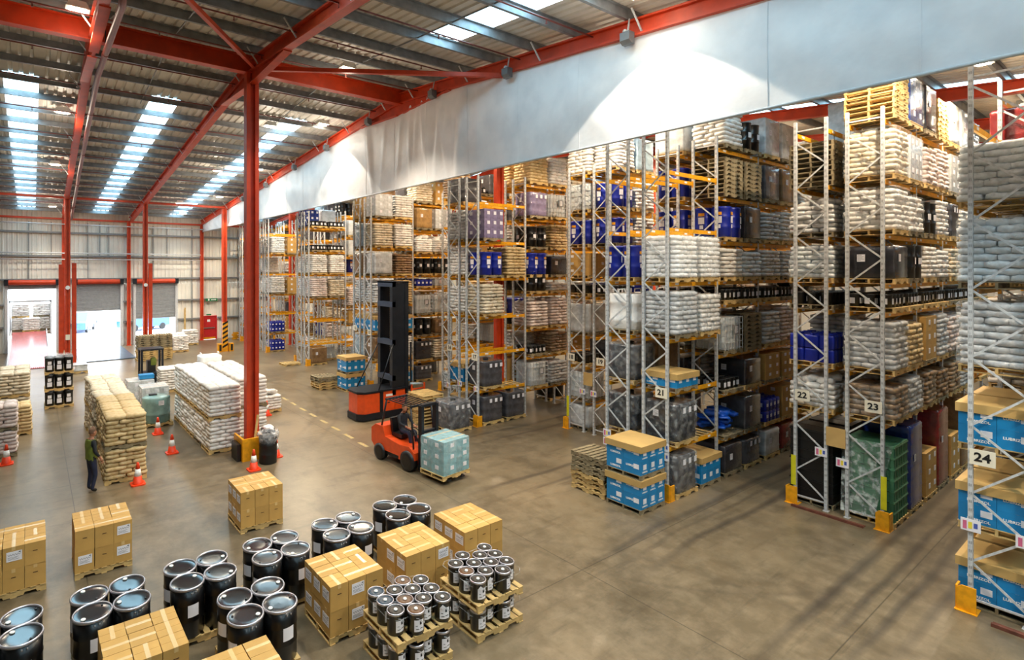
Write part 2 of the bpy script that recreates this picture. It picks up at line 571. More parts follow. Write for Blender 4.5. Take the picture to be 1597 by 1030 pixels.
# red fire door
FIRE = M('fire_door_red', '#c3262a', 0.4, var=0.06)
t = bpy.data.objects.new('door_4', None); t.location = (12.8, 49.66, 0); COL.objects.link(t); struct(t)
MB().box(-0.62, -0.06, 0.02, 0.62, 0.02, 2.0).build('door_leaf', FIRE, t)
mb = MB()
for x0, x1 in ((-0.70, -0.62), (0.62, 0.70)):
    mb.box(x0, -0.1, 0, x1, 0.04, 2.06)
mb.box(-0.70, -0.1, 2.0, 0.70, 0.04, 2.08).build('door_frame', FIRE, t)
MB().box(-0.5, -0.13, 0.98, 0.5, -0.06, 1.06).build('push_bar', M('chrome', '#c8ccd0', 0.25, 0.9), t)
MB().box(-0.58, -0.075, 0.03, 0.58, -0.055, 0.2).build('kick_plate', GUARD, t)
MB().box(-0.12, -0.07, 1.55, 0.14, -0.055, 1.75).build('door_notice', PAPER, t)
EXITG = M('exit_sign_green', '#0f7a4a', 0.5, var=0.03)
o = tag(MB().box(12.5, 49.42, 3.38, 13.5, 49.48, 3.62).build('exit_sign', EXITG), 'green exit sign hung above the red fire door', 'sign')
MB().box(12.7, 49.41, 3.42, 12.82, 49.425, 3.58).build('running_figure', WHITE, o)
MB().prism([(12.95, 3.47), (13.3, 3.47), (13.3, 3.43), (13.42, 3.5), (13.3, 3.57), (13.3, 3.53), (12.95, 3.53)], 'y', 49.41, 49.425).build('arrow', WHITE, o)
o = tag(MB().box(12.6, 49.5, 2.12, 13.0, 49.56, 2.24).build('exit_sign', EXITG), 'small green exit sign directly over the fire door frame', 'sign')

# far-wall and inner columns, rafters, ridge
def i_section(mb, x, y, z0, z1, dx, dy, tf):
    mb.box(x - dx / 2, y - dy / 2, z0, x - dx / 2 + tf, y + dy / 2, z1)
    mb.box(x + dx / 2 - tf, y - dy / 2, z0, x + dx / 2, y + dy / 2, z1)
    mb.box(x - dx / 2 + tf, y - 0.03, z0, x + dx / 2 - tf, y + 0.03, z1)
    return mb
def column(x, y, z1, d=0.42, b=0.30, tf=0.13):
    t = bpy.data.objects.new('steel_column', None)
    t.location = (x, y, 0)
    COL.objects.link(t)
    struct(t)
    i_section(MB(), 0, 0, 0.02, z1, d, b, tf).build('column_shaft', RED, t)
    MB().box(-d * 0.7, -b * 0.8, 0, d * 0.7, b * 0.8, 0.03).build('base_plate', RED, t)
    return t
column(6.1, 18.2, 12.85)
column(16.55, 17.11, 12.8, 0.42, 0.2, 0.13)
column(30.4, 18.2, 12.8)
c1 = column(1.9, 41.8, rafter_bottom(41.8), 0.30, 0.28, 0.1)
for sx, zz in ((-1, 6.5), (1, 6.6)):
    MB().box(sx * 0.36 - 0.13, -0.1, 0, sx * 0.36 + 0.13, 0.1, zz).build('impact_guard', RED, c1)
c2 = column(6.5, 41.8, rafter_bottom(41.8), 0.30, 0.28, 0.1)
MB().box(0.2, -0.1, 0, 0.44, 0.1, 6.6).build('impact_guard', RED, c2)
column(11.93, 41.8, rafter_bottom(41.8), 0.34, 0.28, 0.12)
column(17.6, 42.4, rafter_bottom(41.8), 0.45, 0.32, 0.14)
for x in (2.0, 6.45, 12.15, 18.2):
    column(x, 49.35, rafter_bottom(49.35), 0.26, 0.24, 0.09)
for o, zz, rr in ((c1, 5.0, 0.13), (c2, 5.1, 0.12)):
    MB().lathe([(rr, -0.03), (rr, 0.03)], 16, sm=False).build('round_sign', WHITE, o, loc=(0, -0.2, zz)).rotation_euler = (PI / 2, 0, 0)
MB().box(-0.12, -0.18, 1.6, 0.12, -0.15, 1.95).build('notice', CREAM, c1)

def rafter(x0, xa, xb, dp=0.42):
    """both slopes of one portal: x0 at the ridge, xa at the near eave, xb at the far eave"""
    t = bpy.data.objects.new('rafter', None)
    t.location = (0, 0, 0)
    COL.objects.link(t)
    struct(t)
    for ye, xe in ((-13.9, xa), (49.6, xb)):
        a = Vector((x0, RIDGE_Y, RIDGE_H)); e = Vector((xe, ye, rafter_bottom(ye)))
        mb = MB()
        for w, h, dz in ((0.26, 0.05, 0.025), (0.26, 0.05, dp - 0.025), (0.05, dp, dp / 2)):
            mb.bar(a + Vector((0, 0, dz)), e + Vector((0, 0, dz)), w, h)
        mb.build('rafter_beam', RED, t)
        s = 1 if ye > RIDGE_Y else -1
        hz = 3.2
        f = hz / abs(ye - RIDGE_Y)
        h = MB()
        b = len(h.v)
        xm = x0 + (xe - x0) * f
        zt = rafter_bottom(RIDGE_Y + hz)
        h.prism([(RIDGE_Y, RIDGE_H), (RIDGE_Y, RIDGE_H - 0.42), (RIDGE_Y + s * 0.25, RIDGE_H - 0.42), (RIDGE_Y + s * hz, zt)], 'x', x0 - 0.03, x0 + 0.03)
        h.bar((x0, RIDGE_Y + s * 0.2, RIDGE_H - 0.42), (x0, RIDGE_Y + s * hz, zt - 0.01), 0.26, 0.04)
        h.build('haunch', RED, t)
        n = 0
        y = RIDGE_Y + s * 1.0
        while (ye - y) * s > 1.5 and x0 < 13:
            xx = x0 + (xe - x0) * abs(y - RIDGE_Y) / abs(ye - RIDGE_Y)
            zb = rafter_bottom(y)
            for sx in ((-1, 1) if x0 < 12 else (-1,)):
                MB().bar((xx + sx * 0.1, y, zb + 0.05), (xx + sx * 0.45, y + 0.05, zb + 0.55), 0.035, 0.035).build('fly_brace', GALV, t)
            y += s * 3.2
    return t
rafter(1.45, 1.0, 2.0)
rafter(6.1, 5.7, 6.62)
for x in (12.2, 18.2, 24.3, 30.4, 36.5, -4.4, -10.4):
    rafter(x, x, x)
t = bpy.data.objects.new('ridge_beam', None); COL.objects.link(t); struct(t)
MB().box(-14, RIDGE_Y - 0.15, 12.8, 46, RIDGE_Y + 0.15, 12.84).box(-14, RIDGE_Y - 0.15, 13.34, 46, RIDGE_Y + 0.15, 13.38).box(-14, RIDGE_Y - 0.025, 12.84, 46, RIDGE_Y + 0.025, 13.34).build('ridge_girder', RED, t)
for p0, p1, w_ in (((6.1, 17.4, 12.75), (12.2, 12.4, 12.3), 0.13), ((1.7, 11.6, 12.35), (6.0, 17.6, 12.85), 0.12), ((6.1, 5.5, 11.75), (12.2, 0.5, 11.3), 0.13)):
    struct(MB().bar(p0, p1, w_, w_).build('roof_brace', RED))
struct(MB().box(-14, 41.72, rafter_bottom(41.8) + 0.05, 12, 41.86, rafter_bottom(41.8) + 0.19).build('eaves_tie', RED))
struct(MB().box(-14, 49.3, 9.98, 46, 49.5, 10.12).build('eaves_tie', RED))

def roof_z(y):
    return rafter_bottom(y) + 0.70
SKY = ((-0.85, 0.2), (3.9, 4.95), (9.45, 10.5), (16.4, 17.4), (24.9, 26.0), (33.5, 34.6))
rf = bpy.data.objects.new('ceiling', None); COL.objects.link(rf); struct(rf)
SKYM = emit('rooflight_glow', (0.45, 0.80, 1.0), 4.0)
def roof_patch(x0, x1, ya, yb):
    corr(x0, x1, (ya, roof_z(ya)), (yb, roof_z(yb)), 0.30, 0.045, 'roof_sheet', ROOFM, rf)
xs = [-14.2] + [v for p in SKY for v in p] + [46.2]
for ya, yb, s0, s1 in ((-14.2, RIDGE_Y, -12.5, 12.6), (RIDGE_Y, 50.2, 23.5, 48.8)):
    for i in range(0, len(xs) - 1):
        if i % 2 == 0:
            roof_patch(xs[i], xs[i + 1], ya, yb)
        else:
            roof_patch(xs[i], xs[i + 1], ya, s0)
            roof_patch(xs[i], xs[i + 1], s1, yb)
            corr(xs[i], xs[i + 1], (s0, roof_z(s0) + 0.01), (s1, roof_z(s1) + 0.01), 0.30, 0.04, 'rooflight', SKYM, rf)
def purlin(y, s):
    z = rafter_bottom(y) + 0.44
    me = cached(('purlin', s), lambda: MB().box(-14, -0.005, 0, 46, 0.01, 0.24).box(-14, -0.08 if s > 0 else 0.0, 0, 46, 0.0 if s > 0 else 0.08, 0.012).box(-14, 0.0 if s > 0 else -0.08, 0.228, 46, 0.08 if s > 0 else 0.0, 0.24).mesh('purlin', PURL))
    put('purlin', me, rf, (0, y, z))
y = RIDGE_Y + 0.55
ys = []
while y < 49.4:
    ys.append(y); purlin(y, 1); y += 1.58
y = RIDGE_Y - 0.75
while y > -13:
    purlin(y, -1); ys.append(y); y -= 1.58
for x in (-6.9, -1.4, 3.55, 9.1, 15.2, 21.2):
    for ya, yb in ((RIDGE_Y + 0.5, 24), (RIDGE_Y - 0.5, -10)):
        MB().bar((x, ya, rafter_bottom(ya) + 0.5), (x, yb, rafter_bottom(yb) + 0.5), 0.03, 0.03).build('sag_rod', PURL, rf)
# sprinkler pipes
SPRK = M('sprinkler_pipe_paint', '#7a3b33', 0.45, 0.3, var=0.1)
for n, y in enumerate((16.9, 14.2, 11.6, 9.0, 20.0, 22.5, 25.6, 28.7, 31.9, 35.1, 38.2, 44.5)):
    z = rafter_bottom(y) + 0.28
    o = MB().tube([(-13, y, z), (12.1, y, z)], 0.022, 6).build('sprinkler_pipe', SPRK)
    side = 'near slope' if y < RIDGE_Y else 'far slope'
    k = ORD[(0 if y < RIDGE_Y else -4) + n] if True else ''
    tag(o, f'thin red-brown sprinkler pipe across the {side} of the roof, {k} from the ridge', 'pipe', 'sprinkler branch pipes under the roof')
    hm = cached('sprk', lambda: MB().box(-0.012, -0.012, -0.10, 0.012, 0.012, 0).lathe([(0.03, -0.115), (0.03, -0.10)], 8, sm=False).mesh('sprinkler_head', SPRK))
    for x in range(-12, 12, 3):
        put('sprinkler_head', hm, o, (x + (n % 2) * 1.3, y, z))
pm = [(1.5, 12.0, 12.0), (1.67, 13.8, 12.15), (1.72, 20, 12.35), (2.0, 33, 11.1), (2.28, 45.2, 9.75)]
o = tag(MB().tube(pm, 0.085, 10).build('sprinkler_main', SPRK), 'thick red-brown sprinkler main running beside the second rafter', 'pipe')
for p in ((1.7, 17.5, 12.27), (1.8, 23.5, 12.02), (1.92, 29, 11.48), (2.05, 35, 10.87), (2.2, 41, 10.2)):
    MB().box(p[0] - 0.012, p[1] - 0.02, p[2], p[0] + 0.012, p[1] + 0.02, roof_z(p[1]) - 0.2).build('pipe_hanger', DARK, o)
    MB().lathe([(0.1, -0.03), (0.1, 0.03)], 10).build('pipe_clip', SPRK, o, loc=p).rotation_euler = (PI / 2, 0, 0)

# high-bay lamps: housing, glowing glass
LGLOW = emit('lamp_glass', (1.0, 0.86, 0.62), 22)
HOUSE = M('lamp_housing', '#c9c7bf', 0.4, var=0.04)
for i, (x, y, z, l) in enumerate(LAMPS):
    zz = z + 0.28
    k = i + 1
    where = ('left of the white curtain' if 5 < x < 12 else 'over the loading floor' if x < 5 else 'above the racking')
    yb = 'near the far wall' if y > 46 else 'on the far slope' if y > RIDGE_Y else 'on the near slope'
    col_ = {11.15: 'curtain row', 8.9: 'row beside the curtain', 1.0: 'loading-floor row', 1.2: 'loading-floor row', 10.0: 'row beside the curtain', 15.4: 'first racking row', 21.5: 'second racking row', 28.3: 'third racking row', 36.8: 'fourth racking row'}[x]
    idx = sorted(q[1] for q in LAMPS if abs(q[0] - x) < 1.15).index(y)
    t = thing('high_bay_lamp', f'pale box high-bay lamp, {ORD[idx]} from the near end in the {col_}', 'lamp', (x, y, zz), 0, 'high bay lamps under the roof')
    MB().prism([(-0.28, -0.02), (0.28, -0.02), (0.18, 0.16), (-0.18, 0.16)], 'y', -0.2, 0.2).build('housing', HOUSE, t)
    MB().box(-0.2, -0.14, -0.05, 0.2, 0.14, -0.025).build('lamp_glass', LGLOW, t)
    MB().box(-0.015, -0.015, 0.16, 0.015, 0.015, max(0.2, roof_z(y) - zz)).build('hanger', GALV, t)

# the white curtain
def curtain():
    rnd = random.Random(5)
    t = thing('smoke_curtain', 'huge white vinyl curtain hung under the roof beam beside the racks', 'curtain', (12.2, 0, 0))
    waves = [(rnd.uniform(-12, 48), rnd.uniform(0.2, 1.0), rnd.uniform(0.01, 0.03)) for _ in range(70)] + [(rnd.uniform(13.5, 21), rnd.uniform(0.06, 0.2), rnd.uniform(0.02, 0.05)) for _ in range(30)]
    y = -13.5
    VIN = M('white_vinyl', '#eff0f2', 0.42, var=0.03, scale=0.9, bump=0.5, bscale=2.2, hex2='#dcdfe3')
    step = 0.07
    zb = 9.45
    k = 0
    def off(yy, s):
        o = 0
        for c, wd, a in waves:
            d = (yy - c + (s - 0.5) * (c % 1.3 - 0.6)) / wd
            if abs(d) < 3:
                o += a * math.exp(-d * d) * (0.35 + 0.65 * math.sin(PI * min(1, s * 1.1)))
        return o + 0.015 * math.sin(yy * 5.1 + s * 9) * s
    while y < 49.3:
        y1 = min(y + 2.3, 49.4)
        n = max(2, int((y1 - y) / step))
        mb = MB()
        rows = 14
        for j in range(rows + 1):
            s = j / rows
            for i in range(n + 1):
                yy = y + (y1 - y) * i / n
                zt = rafter_bottom(yy) + 0.02
                z = zt + (zb - zt) * s
                mb.v.append((-off(yy, s) + 0.02, yy, z))
        for j in range(rows):
            for i in range(n):
                q = j * (n + 1) + i
                mb.face((q, q + n + 1, q + n + 2, q + 1), 0, True)
        o = mb.build('curtain_panel', VIN, t)
        sm = MB()
        for i in range(rows):
            za = rafter_bottom(y1) + (zb - rafter_bottom(y1)) * i / rows
            zc = rafter_bottom(y1) + (zb - rafter_bottom(y1)) * (i + 1) / rows
            sm.bar((-off(y1, i / rows) + 0.012, y1, za), (-off(y1, (i + 1) / rows) + 0.012, y1, zc), 0.02, 0.006)
        sm.build('curtain_seam', VIN, t)
        y = y1
    MB().tube([(0.0, -13.5, zb), (0.0, 49.3, zb)], 0.035, 8).build('hem_tube', M('hem_white', '#cfd3d6', 0.4), t)
    for y in (-2, 3.6, 7.9, 12.0, 15.8, 20.4, 24.5, 28.5, 33, 37.5):
        b = thing('winch_box', f'small grey box bracket on the beam above the curtain, {ORD[(-2, 3.6, 7.9, 12.0, 15.8, 20.4, 24.5, 28.5, 33, 37.5).index(y)]} from the near end', 'bracket', (12.0, y, rafter_bottom(y) - 0.02), 0, 'brackets on the curtain beam')
        MB().prism([(-0.16, 0.08), (-0.16, -0.12), (-0.06, -0.2), (0.06, -0.2), (0.06, 0.08)], 'y', -0.13, 0.13).build('box', M('bracket_grey', '#74777a', .5, .3), b)
        MB().lathe([(0.05, 0.10), (0.06, 0.14), (0.03, 0.18)], 8).build('cap', GALV, b, loc=(-0.06, 0.05, 0))
        MB().bar((-0.02, 0, 0.1), (0.05, 0, 0.45), 0.03, 0.03).build('hanger', GALV, b)
curtain()
# ------------------------------------------------------------------ pallets and loads
PH = 0.13
def pallet_parts(L=1.1, W=1.0):
    """boards of a stringer pallet: (name, x0, y0, z0, x1, y1, z1)"""
    out = []
    n = 7
    bw = 0.105 * L / 1.1
    for i in range(n):
        x = -L / 2 + (L - bw) * i / (n - 1)
        out.append(('deck_board', x, -W / 2, PH - 0.018, x + bw, W / 2, PH))
    for x in (-L / 2, -bw / 2, L / 2 - bw):
        out.append(('bottom_board', x, -W / 2, 0.0, x + bw, W / 2, 0.016))
    return out
def stringer_mesh(mb, L, y):
    t, z0, z1 = 0.02, 0.016, PH - 0.018
    a = L / 2
    q = [(-a, z0), (-a * 0.72, z0), (-a * 0.68, z0 + 0.045), (-a * 0.34, z0 + 0.045), (-a * 0.30, z0), (a * 0.30, z0), (a * 0.34, z0 + 0.045), (a * 0.68, z0 + 0.045), (a * 0.72, z0), (a, z0), (a, z1), (-a, z1)]
    mb.prism(q, 'y', y - t, y + t)
def pallet_mesh(L=1.1, W=1.0, mat=None):
    mat = mat or WOOD
    def mk():
        mb = MB()
        for p in pallet_parts(L, W):
            mb.box(*p[1:])
        for y in (-W / 2 + 0.03, 0, W / 2 - 0.03):
            stringer_mesh(mb, L, y)
        return mb.mesh('pallet', mat)
    return cached(('pallet', L, W, mat.name), mk)
def pallet_thing(label, loc, L=1.03, W=1.03, group=None, mat=None, rz=0):
    """pallet whose boards are parts"""
    mat = mat or WOOD
    t = thing('wooden_pallet', label, 'pallet', loc, rz, group)
    for i, (nm, *b) in enumerate(pallet_parts(L, W)):
        cx, cy, cz = (b[0] + b[3]) / 2, 0, b[2]
        me = cached(('board', nm, L, W, mat.name), lambda: MB().box(-(b[3] - b[0]) / 2, -W / 2, 0, (b[3] - b[0]) / 2, W / 2, b[5] - b[2]).mesh(nm, mat))
        put(nm, me, t, (cx, random.uniform(-.004, .004), cz))
    for y in (-W / 2 + 0.03, 0, W / 2 - 0.03):
        def mk():
            mb = MB(); stringer_mesh(mb, L, 0); return mb.mesh('stringer', mat)
        put('stringer', cached(('stringer', L, mat.name), mk), t, (0, y, 0))
    return t

RS = random.Random(11)
def sack_mesh(k, lx, ly, lz):
    return cached(('sack', k, lx, ly, lz), lambda: MB().pillow(0, 0, 0, lx, ly, lz, rnd=random.Random(k * 7 + 3)).mesh('sack', SACKM['white']))
def sack_layers(L, W, n, rnd, lz):
    """[(x, y, z, rot, lx, ly)] of a sack stack"""
    out = []
    for j in range(n):
        z = lz * (j + 0.5)
        sh = 1 - 0.012 * j * rnd.random()
        if j % 2 == 0:
            for a in (-1, 1):
                for b in (-1, 0, 1):
                    out.append((a * L / 4 * sh, b * W / 3 * sh, z, 0, L / 2 * 1.03, W / 3 * 1.04))
        else:
            for a in (-1, 0, 1):
                for b in (-1, 1):
                    out.append((a * L / 3 * sh, b * W / 4 * sh, z, PI / 2, W / 2 * 1.03, L / 3 * 1.04))
    return [(x + rnd.uniform(-.02, .02), y + rnd.uniform(-.02, .02), z, r + rnd.uniform(-.04, .04), lx, ly) for x, y, z, r, lx, ly in out]
def sacks_joined(n, lz, var, L=1.08, W=1.0):
    def mk():
        rnd = random.Random(var * 31 + n)
        mb = MB()
        for x, y, z, r, lx, ly in sack_layers(L, W, n, rnd, lz):
            mb.pillow(x, y, z, lx, ly, lz * 1.26, r, 0, 5, 3, rnd)
        return mb.mesh('sacks', SACKM['white'])
    return cached(('sacks', n, lz, var, L, W), mk)
def fill_sacks(t, color, h, near, L=1.08, W=1.0, z0=PH, lz=0.125, seed=0):
    n = max(1, round(h / lz))
    lz = round(h / n, 3)
    mat = SACKM[color]
    if near:
        rnd = random.Random(seed)
        for x, y, z, r, lx, ly in sack_layers(L, W, n, rnd, lz):
            k = rnd.randrange(4)
            lx, ly = round(lx, 2), round(ly, 2)
            put('sack', sack_mesh(k, lx, ly, round(lz * 1.26, 3)), t, (x, y, z0 + z), r, [mat])
    else:
        o = put('sacks', sacks_joined(n, lz, seed % 3, L, W), t, (0, 0, z0), PI * (seed % 2), [mat])
        o['kind'] = 'stuff'
def rounded(sx, sy, h, r, n=4, ridges=0, amp=0.012):
    """upright rounded box profile swept up, ridged like a caged tote"""
    mb = MB()
    ring = []
    for cx, cy, a0 in ((1, 1, 0), (-1, 1, PI / 2), (-1, -1, PI), (1, -1, 1.5 * PI)):
        for i in range(n + 1):
            a = a0 + PI / 2 * i / n
            ring.append((cx * (sx / 2 - r) + r * math.cos(a), cy * (sy / 2 - r) + r * math.sin(a)))
    zs = [(0, .94), (0.03, 1)]
    if ridges:
        for i in range(ridges):
            z = h * (i + 0.5) / ridges
            zs += [(z - 0.05, 1 - amp * 2), (z, 1 + amp), (z + 0.05, 1 - amp * 2)]
    zs += [(h - 0.05, 1), (h, .93)]
    N = len(ring)
    for z, s in zs:
        mb.v += [(x * s, y * s, z) for x, y in ring]
    for i in range(len(zs) - 1):
        for k in range(N):
            k2 = (k + 1) % N
            mb.face((i * N + k, i * N + k2, (i + 1) * N + k2, (i + 1) * N + k), 0, True)
    mb.face(range((len(zs) - 1) * N, len(zs) * N), 0)
    return mb
def label_mesh(wd, ht, axis='x', lines=True):
    """printed paper label standing in the xz plane, facing -y"""
    def mk():
        mb = MB().box(-wd / 2, -0.003, -ht / 2, wd / 2, 0.0, ht / 2, 0)
        if lines:
            for i, (a, b) in enumerate(((-.42, .1), (-.42, .35), (-.42, .2), (-.42, .4), (-.42, -.05))):
                z = ht * (0.36 - 0.17 * i)
                mb.box(a * wd, -0.004, z - ht * .018, b * wd, -0.003, z + ht * .018, 1)
        return mb.mesh('label', [PAPER, INK])
    return cached(('label', wd, ht, lines), mk)

def drum_mesh_blue():
    r = 0.27
    def mk():
        mb = MB().lathe([(r * .92, 0), (r, .02), (r, .26), (r * 1.03, .28), (r * 1.03, .32), (r, .34), (r, .56), (r * 1.03, .58), (r * 1.03, .62), (r, .64), (r, .84), (r * 1.03, .86), (r * 1.03, .9), (r * .9, .92), (r * .86, .905)], 18)
        for a in (-PI / 2, PI):
            c, s = math.cos(a), math.sin(a)
            for z0, z1, w, m in ((.42, .62, .17, 1), (.66, .75, .17, 2), (.27, .38, .1, 1)):
                px, py = c * r * 1.035, s * r * 1.035
                mb.bar((px - s * w / 2, py + c * w / 2, (z0 + z1) / 2), (px + s * w / 2, py - c * w / 2, (z0 + z1) / 2), .006, z1 - z0, m)
        return mb.mesh('drum', [BDRUM, PAPER, GUARD])
    return cached('bdrum', mk)
def steel_drum_mesh():
    r = 0.262
    def mk():
        mb = MB().lathe([(r, 0), (r, .26), (r * 1.03, .275), (r * 1.03, .295), (r, .31), (r, .52), (r * 1.03, .535), (r * 1.03, .555), (r, .57), (r, .80), (r * 1.03, .81), (r * 1.03, .835), (r * .94, .83), (r * .93, .815)], 18)
        for a in (-PI / 2, PI):
            c, s = math.cos(a), math.sin(a)
            px, py = c * r * 1.03, s * r * 1.03
            mb.bar((px - s * .07, py + c * .07, .44), (px + s * .07, py - c * .07, .44), .006, .16, 1)
        return mb.mesh('drum', [DRUM, PAPER])
    return cached('kdrum', mk)
def small_pail_mesh():
    r = 0.125
    def mk():
        mb = MB().lathe([(r * .9, 0), (r, .28), (r * 1.05, .29), (r * 1.05, .32), (r * .9, .325)], 12)
        for a in (-PI / 2, PI):
            c, s = math.cos(a), math.sin(a)
            px, py = c * r * 1.02, s * r * 1.02
            mb.bar((px - s * .055, py + c * .055, .15), (px + s * .055, py - c * .055, .15), .006, .14, 1)
        return mb.mesh('pail', [PLASTIC, PAPER])
    return cached('pail', mk)
def blue_carton_mesh():
    """one blue carton of a wrapped load: labels on two faces"""
    def mk():
        lx, ly, lz = 0.355, 0.49, 0.35
        mb = MB().box(-lx / 2, -ly / 2, 0, lx / 2, ly / 2, lz, 0)
        mb.cb(0, -ly / 2, lz * .55, .14, .006, .13, 1)
        mb.cb(0, ly / 2, lz * .55, .14, .006, .13, 1)
        mb.cb(-lx / 2, -.12, lz * .6, .006, .15, .12, 1)
        mb.box(-lx / 2, -.02, lz, lx / 2, .02, lz + .001, 2)
        return mb.mesh('carton', [BLUECTN, PAPER, TAPE])
    return cached('bluecarton', mk)
def fill_blue(t, near, layers=2, z0=PH, cap=True, capmat=None):
    me = blue_carton_mesh()
    for k in range(layers):
        for i in (-1, 0, 1):
            for j in (-1, 1):
                c = put('carton', me, t, (i * 0.36, j * 0.495 / 2, z0 + k * 0.352))
                if near and i == -1:
                    put('lettering', text_mesh('LUBRIZOL', 0.066, WHITE), c, (-0.179, -0.02 if j > 0 else 0.02, 0.07 if j > 0 else .20), rot=(PI / 2, 0, -PI / 2))
                if near == 2 and j == -1:
                    put('lettering', text_mesh('LUBRIZOL', 0.05, WHITE), c, (0.0, -0.2465, 0.07), rot=(PI / 2, 0, 0))
    z = z0 + layers * 0.352
    if cap:
        mb = MB().box(-.56, -.52, z - .10, .56, .52, z - .08).box(-.57, -.53, z - .13, .57, -.515, z + .03).box(-.57, .515, z - .13, .57, .53, z + .03).box(-.57, -.515, z - .13, -.555, .515, z + .03).box(.555, -.515, z - .13, .57, .515, z + .03)
        mb.box(-.555, -.515, z + .01, .555, .515, z + .03)
        mb.build('board_cap', KRAFTD, t)
def fill_cartons(t, mat, nx, ny, nz, h, L=1.04, W=0.98, z0=PH, lab=True):
    lx, ly, lz = L / nx, W / ny, h / nz
    def mk():
        mb = MB().box(-lx / 2 + .003, -ly / 2 + .003, 0, lx / 2 - .003, ly / 2 - .003, lz - .002, 0)
        mb.box(-lx / 2 + .003, -.02, lz - .002, lx / 2 - .003, .02, lz - .001, 2)
        if lab:
            mb.cb(lx * .15, -ly / 2, lz * .6, min(.14, lx * .5), .008, lz * .35, 1)
            mb.cb(-lx / 2, ly * .1, lz * .6, .008, min(.14, ly * .5), lz * .35, 1)
        return mb.mesh('carton', [mat, PAPER, TAPE])
    me = cached(('ctn', mat.name, nx, ny, nz, round(h, 2), L, W, lab), mk)
    for k in range(nz):
        for i in range(nx):
            for j in range(ny):
                if 0 < i < nx - 1 and 0 < j < ny - 1 and k < nz - 1:
                    continue
                put('carton', me, t, (-L / 2 + lx * (i + .5), -W / 2 + ly * (j + .5), z0 + k * lz))

def tarp_mb():
    rnd = random.Random(4)
    mb = MB()
    for i in range(34):
        mb.pillow(rnd.uniform(-.3, .3), rnd.uniform(-.25, .25), rnd.uniform(.12, .62), rnd.uniform(.25, .6), rnd.uniform(.2, .5), rnd.uniform(.06, .2), rnd.uniform(0, 3), 0, 7, 6, rnd)
    return mb

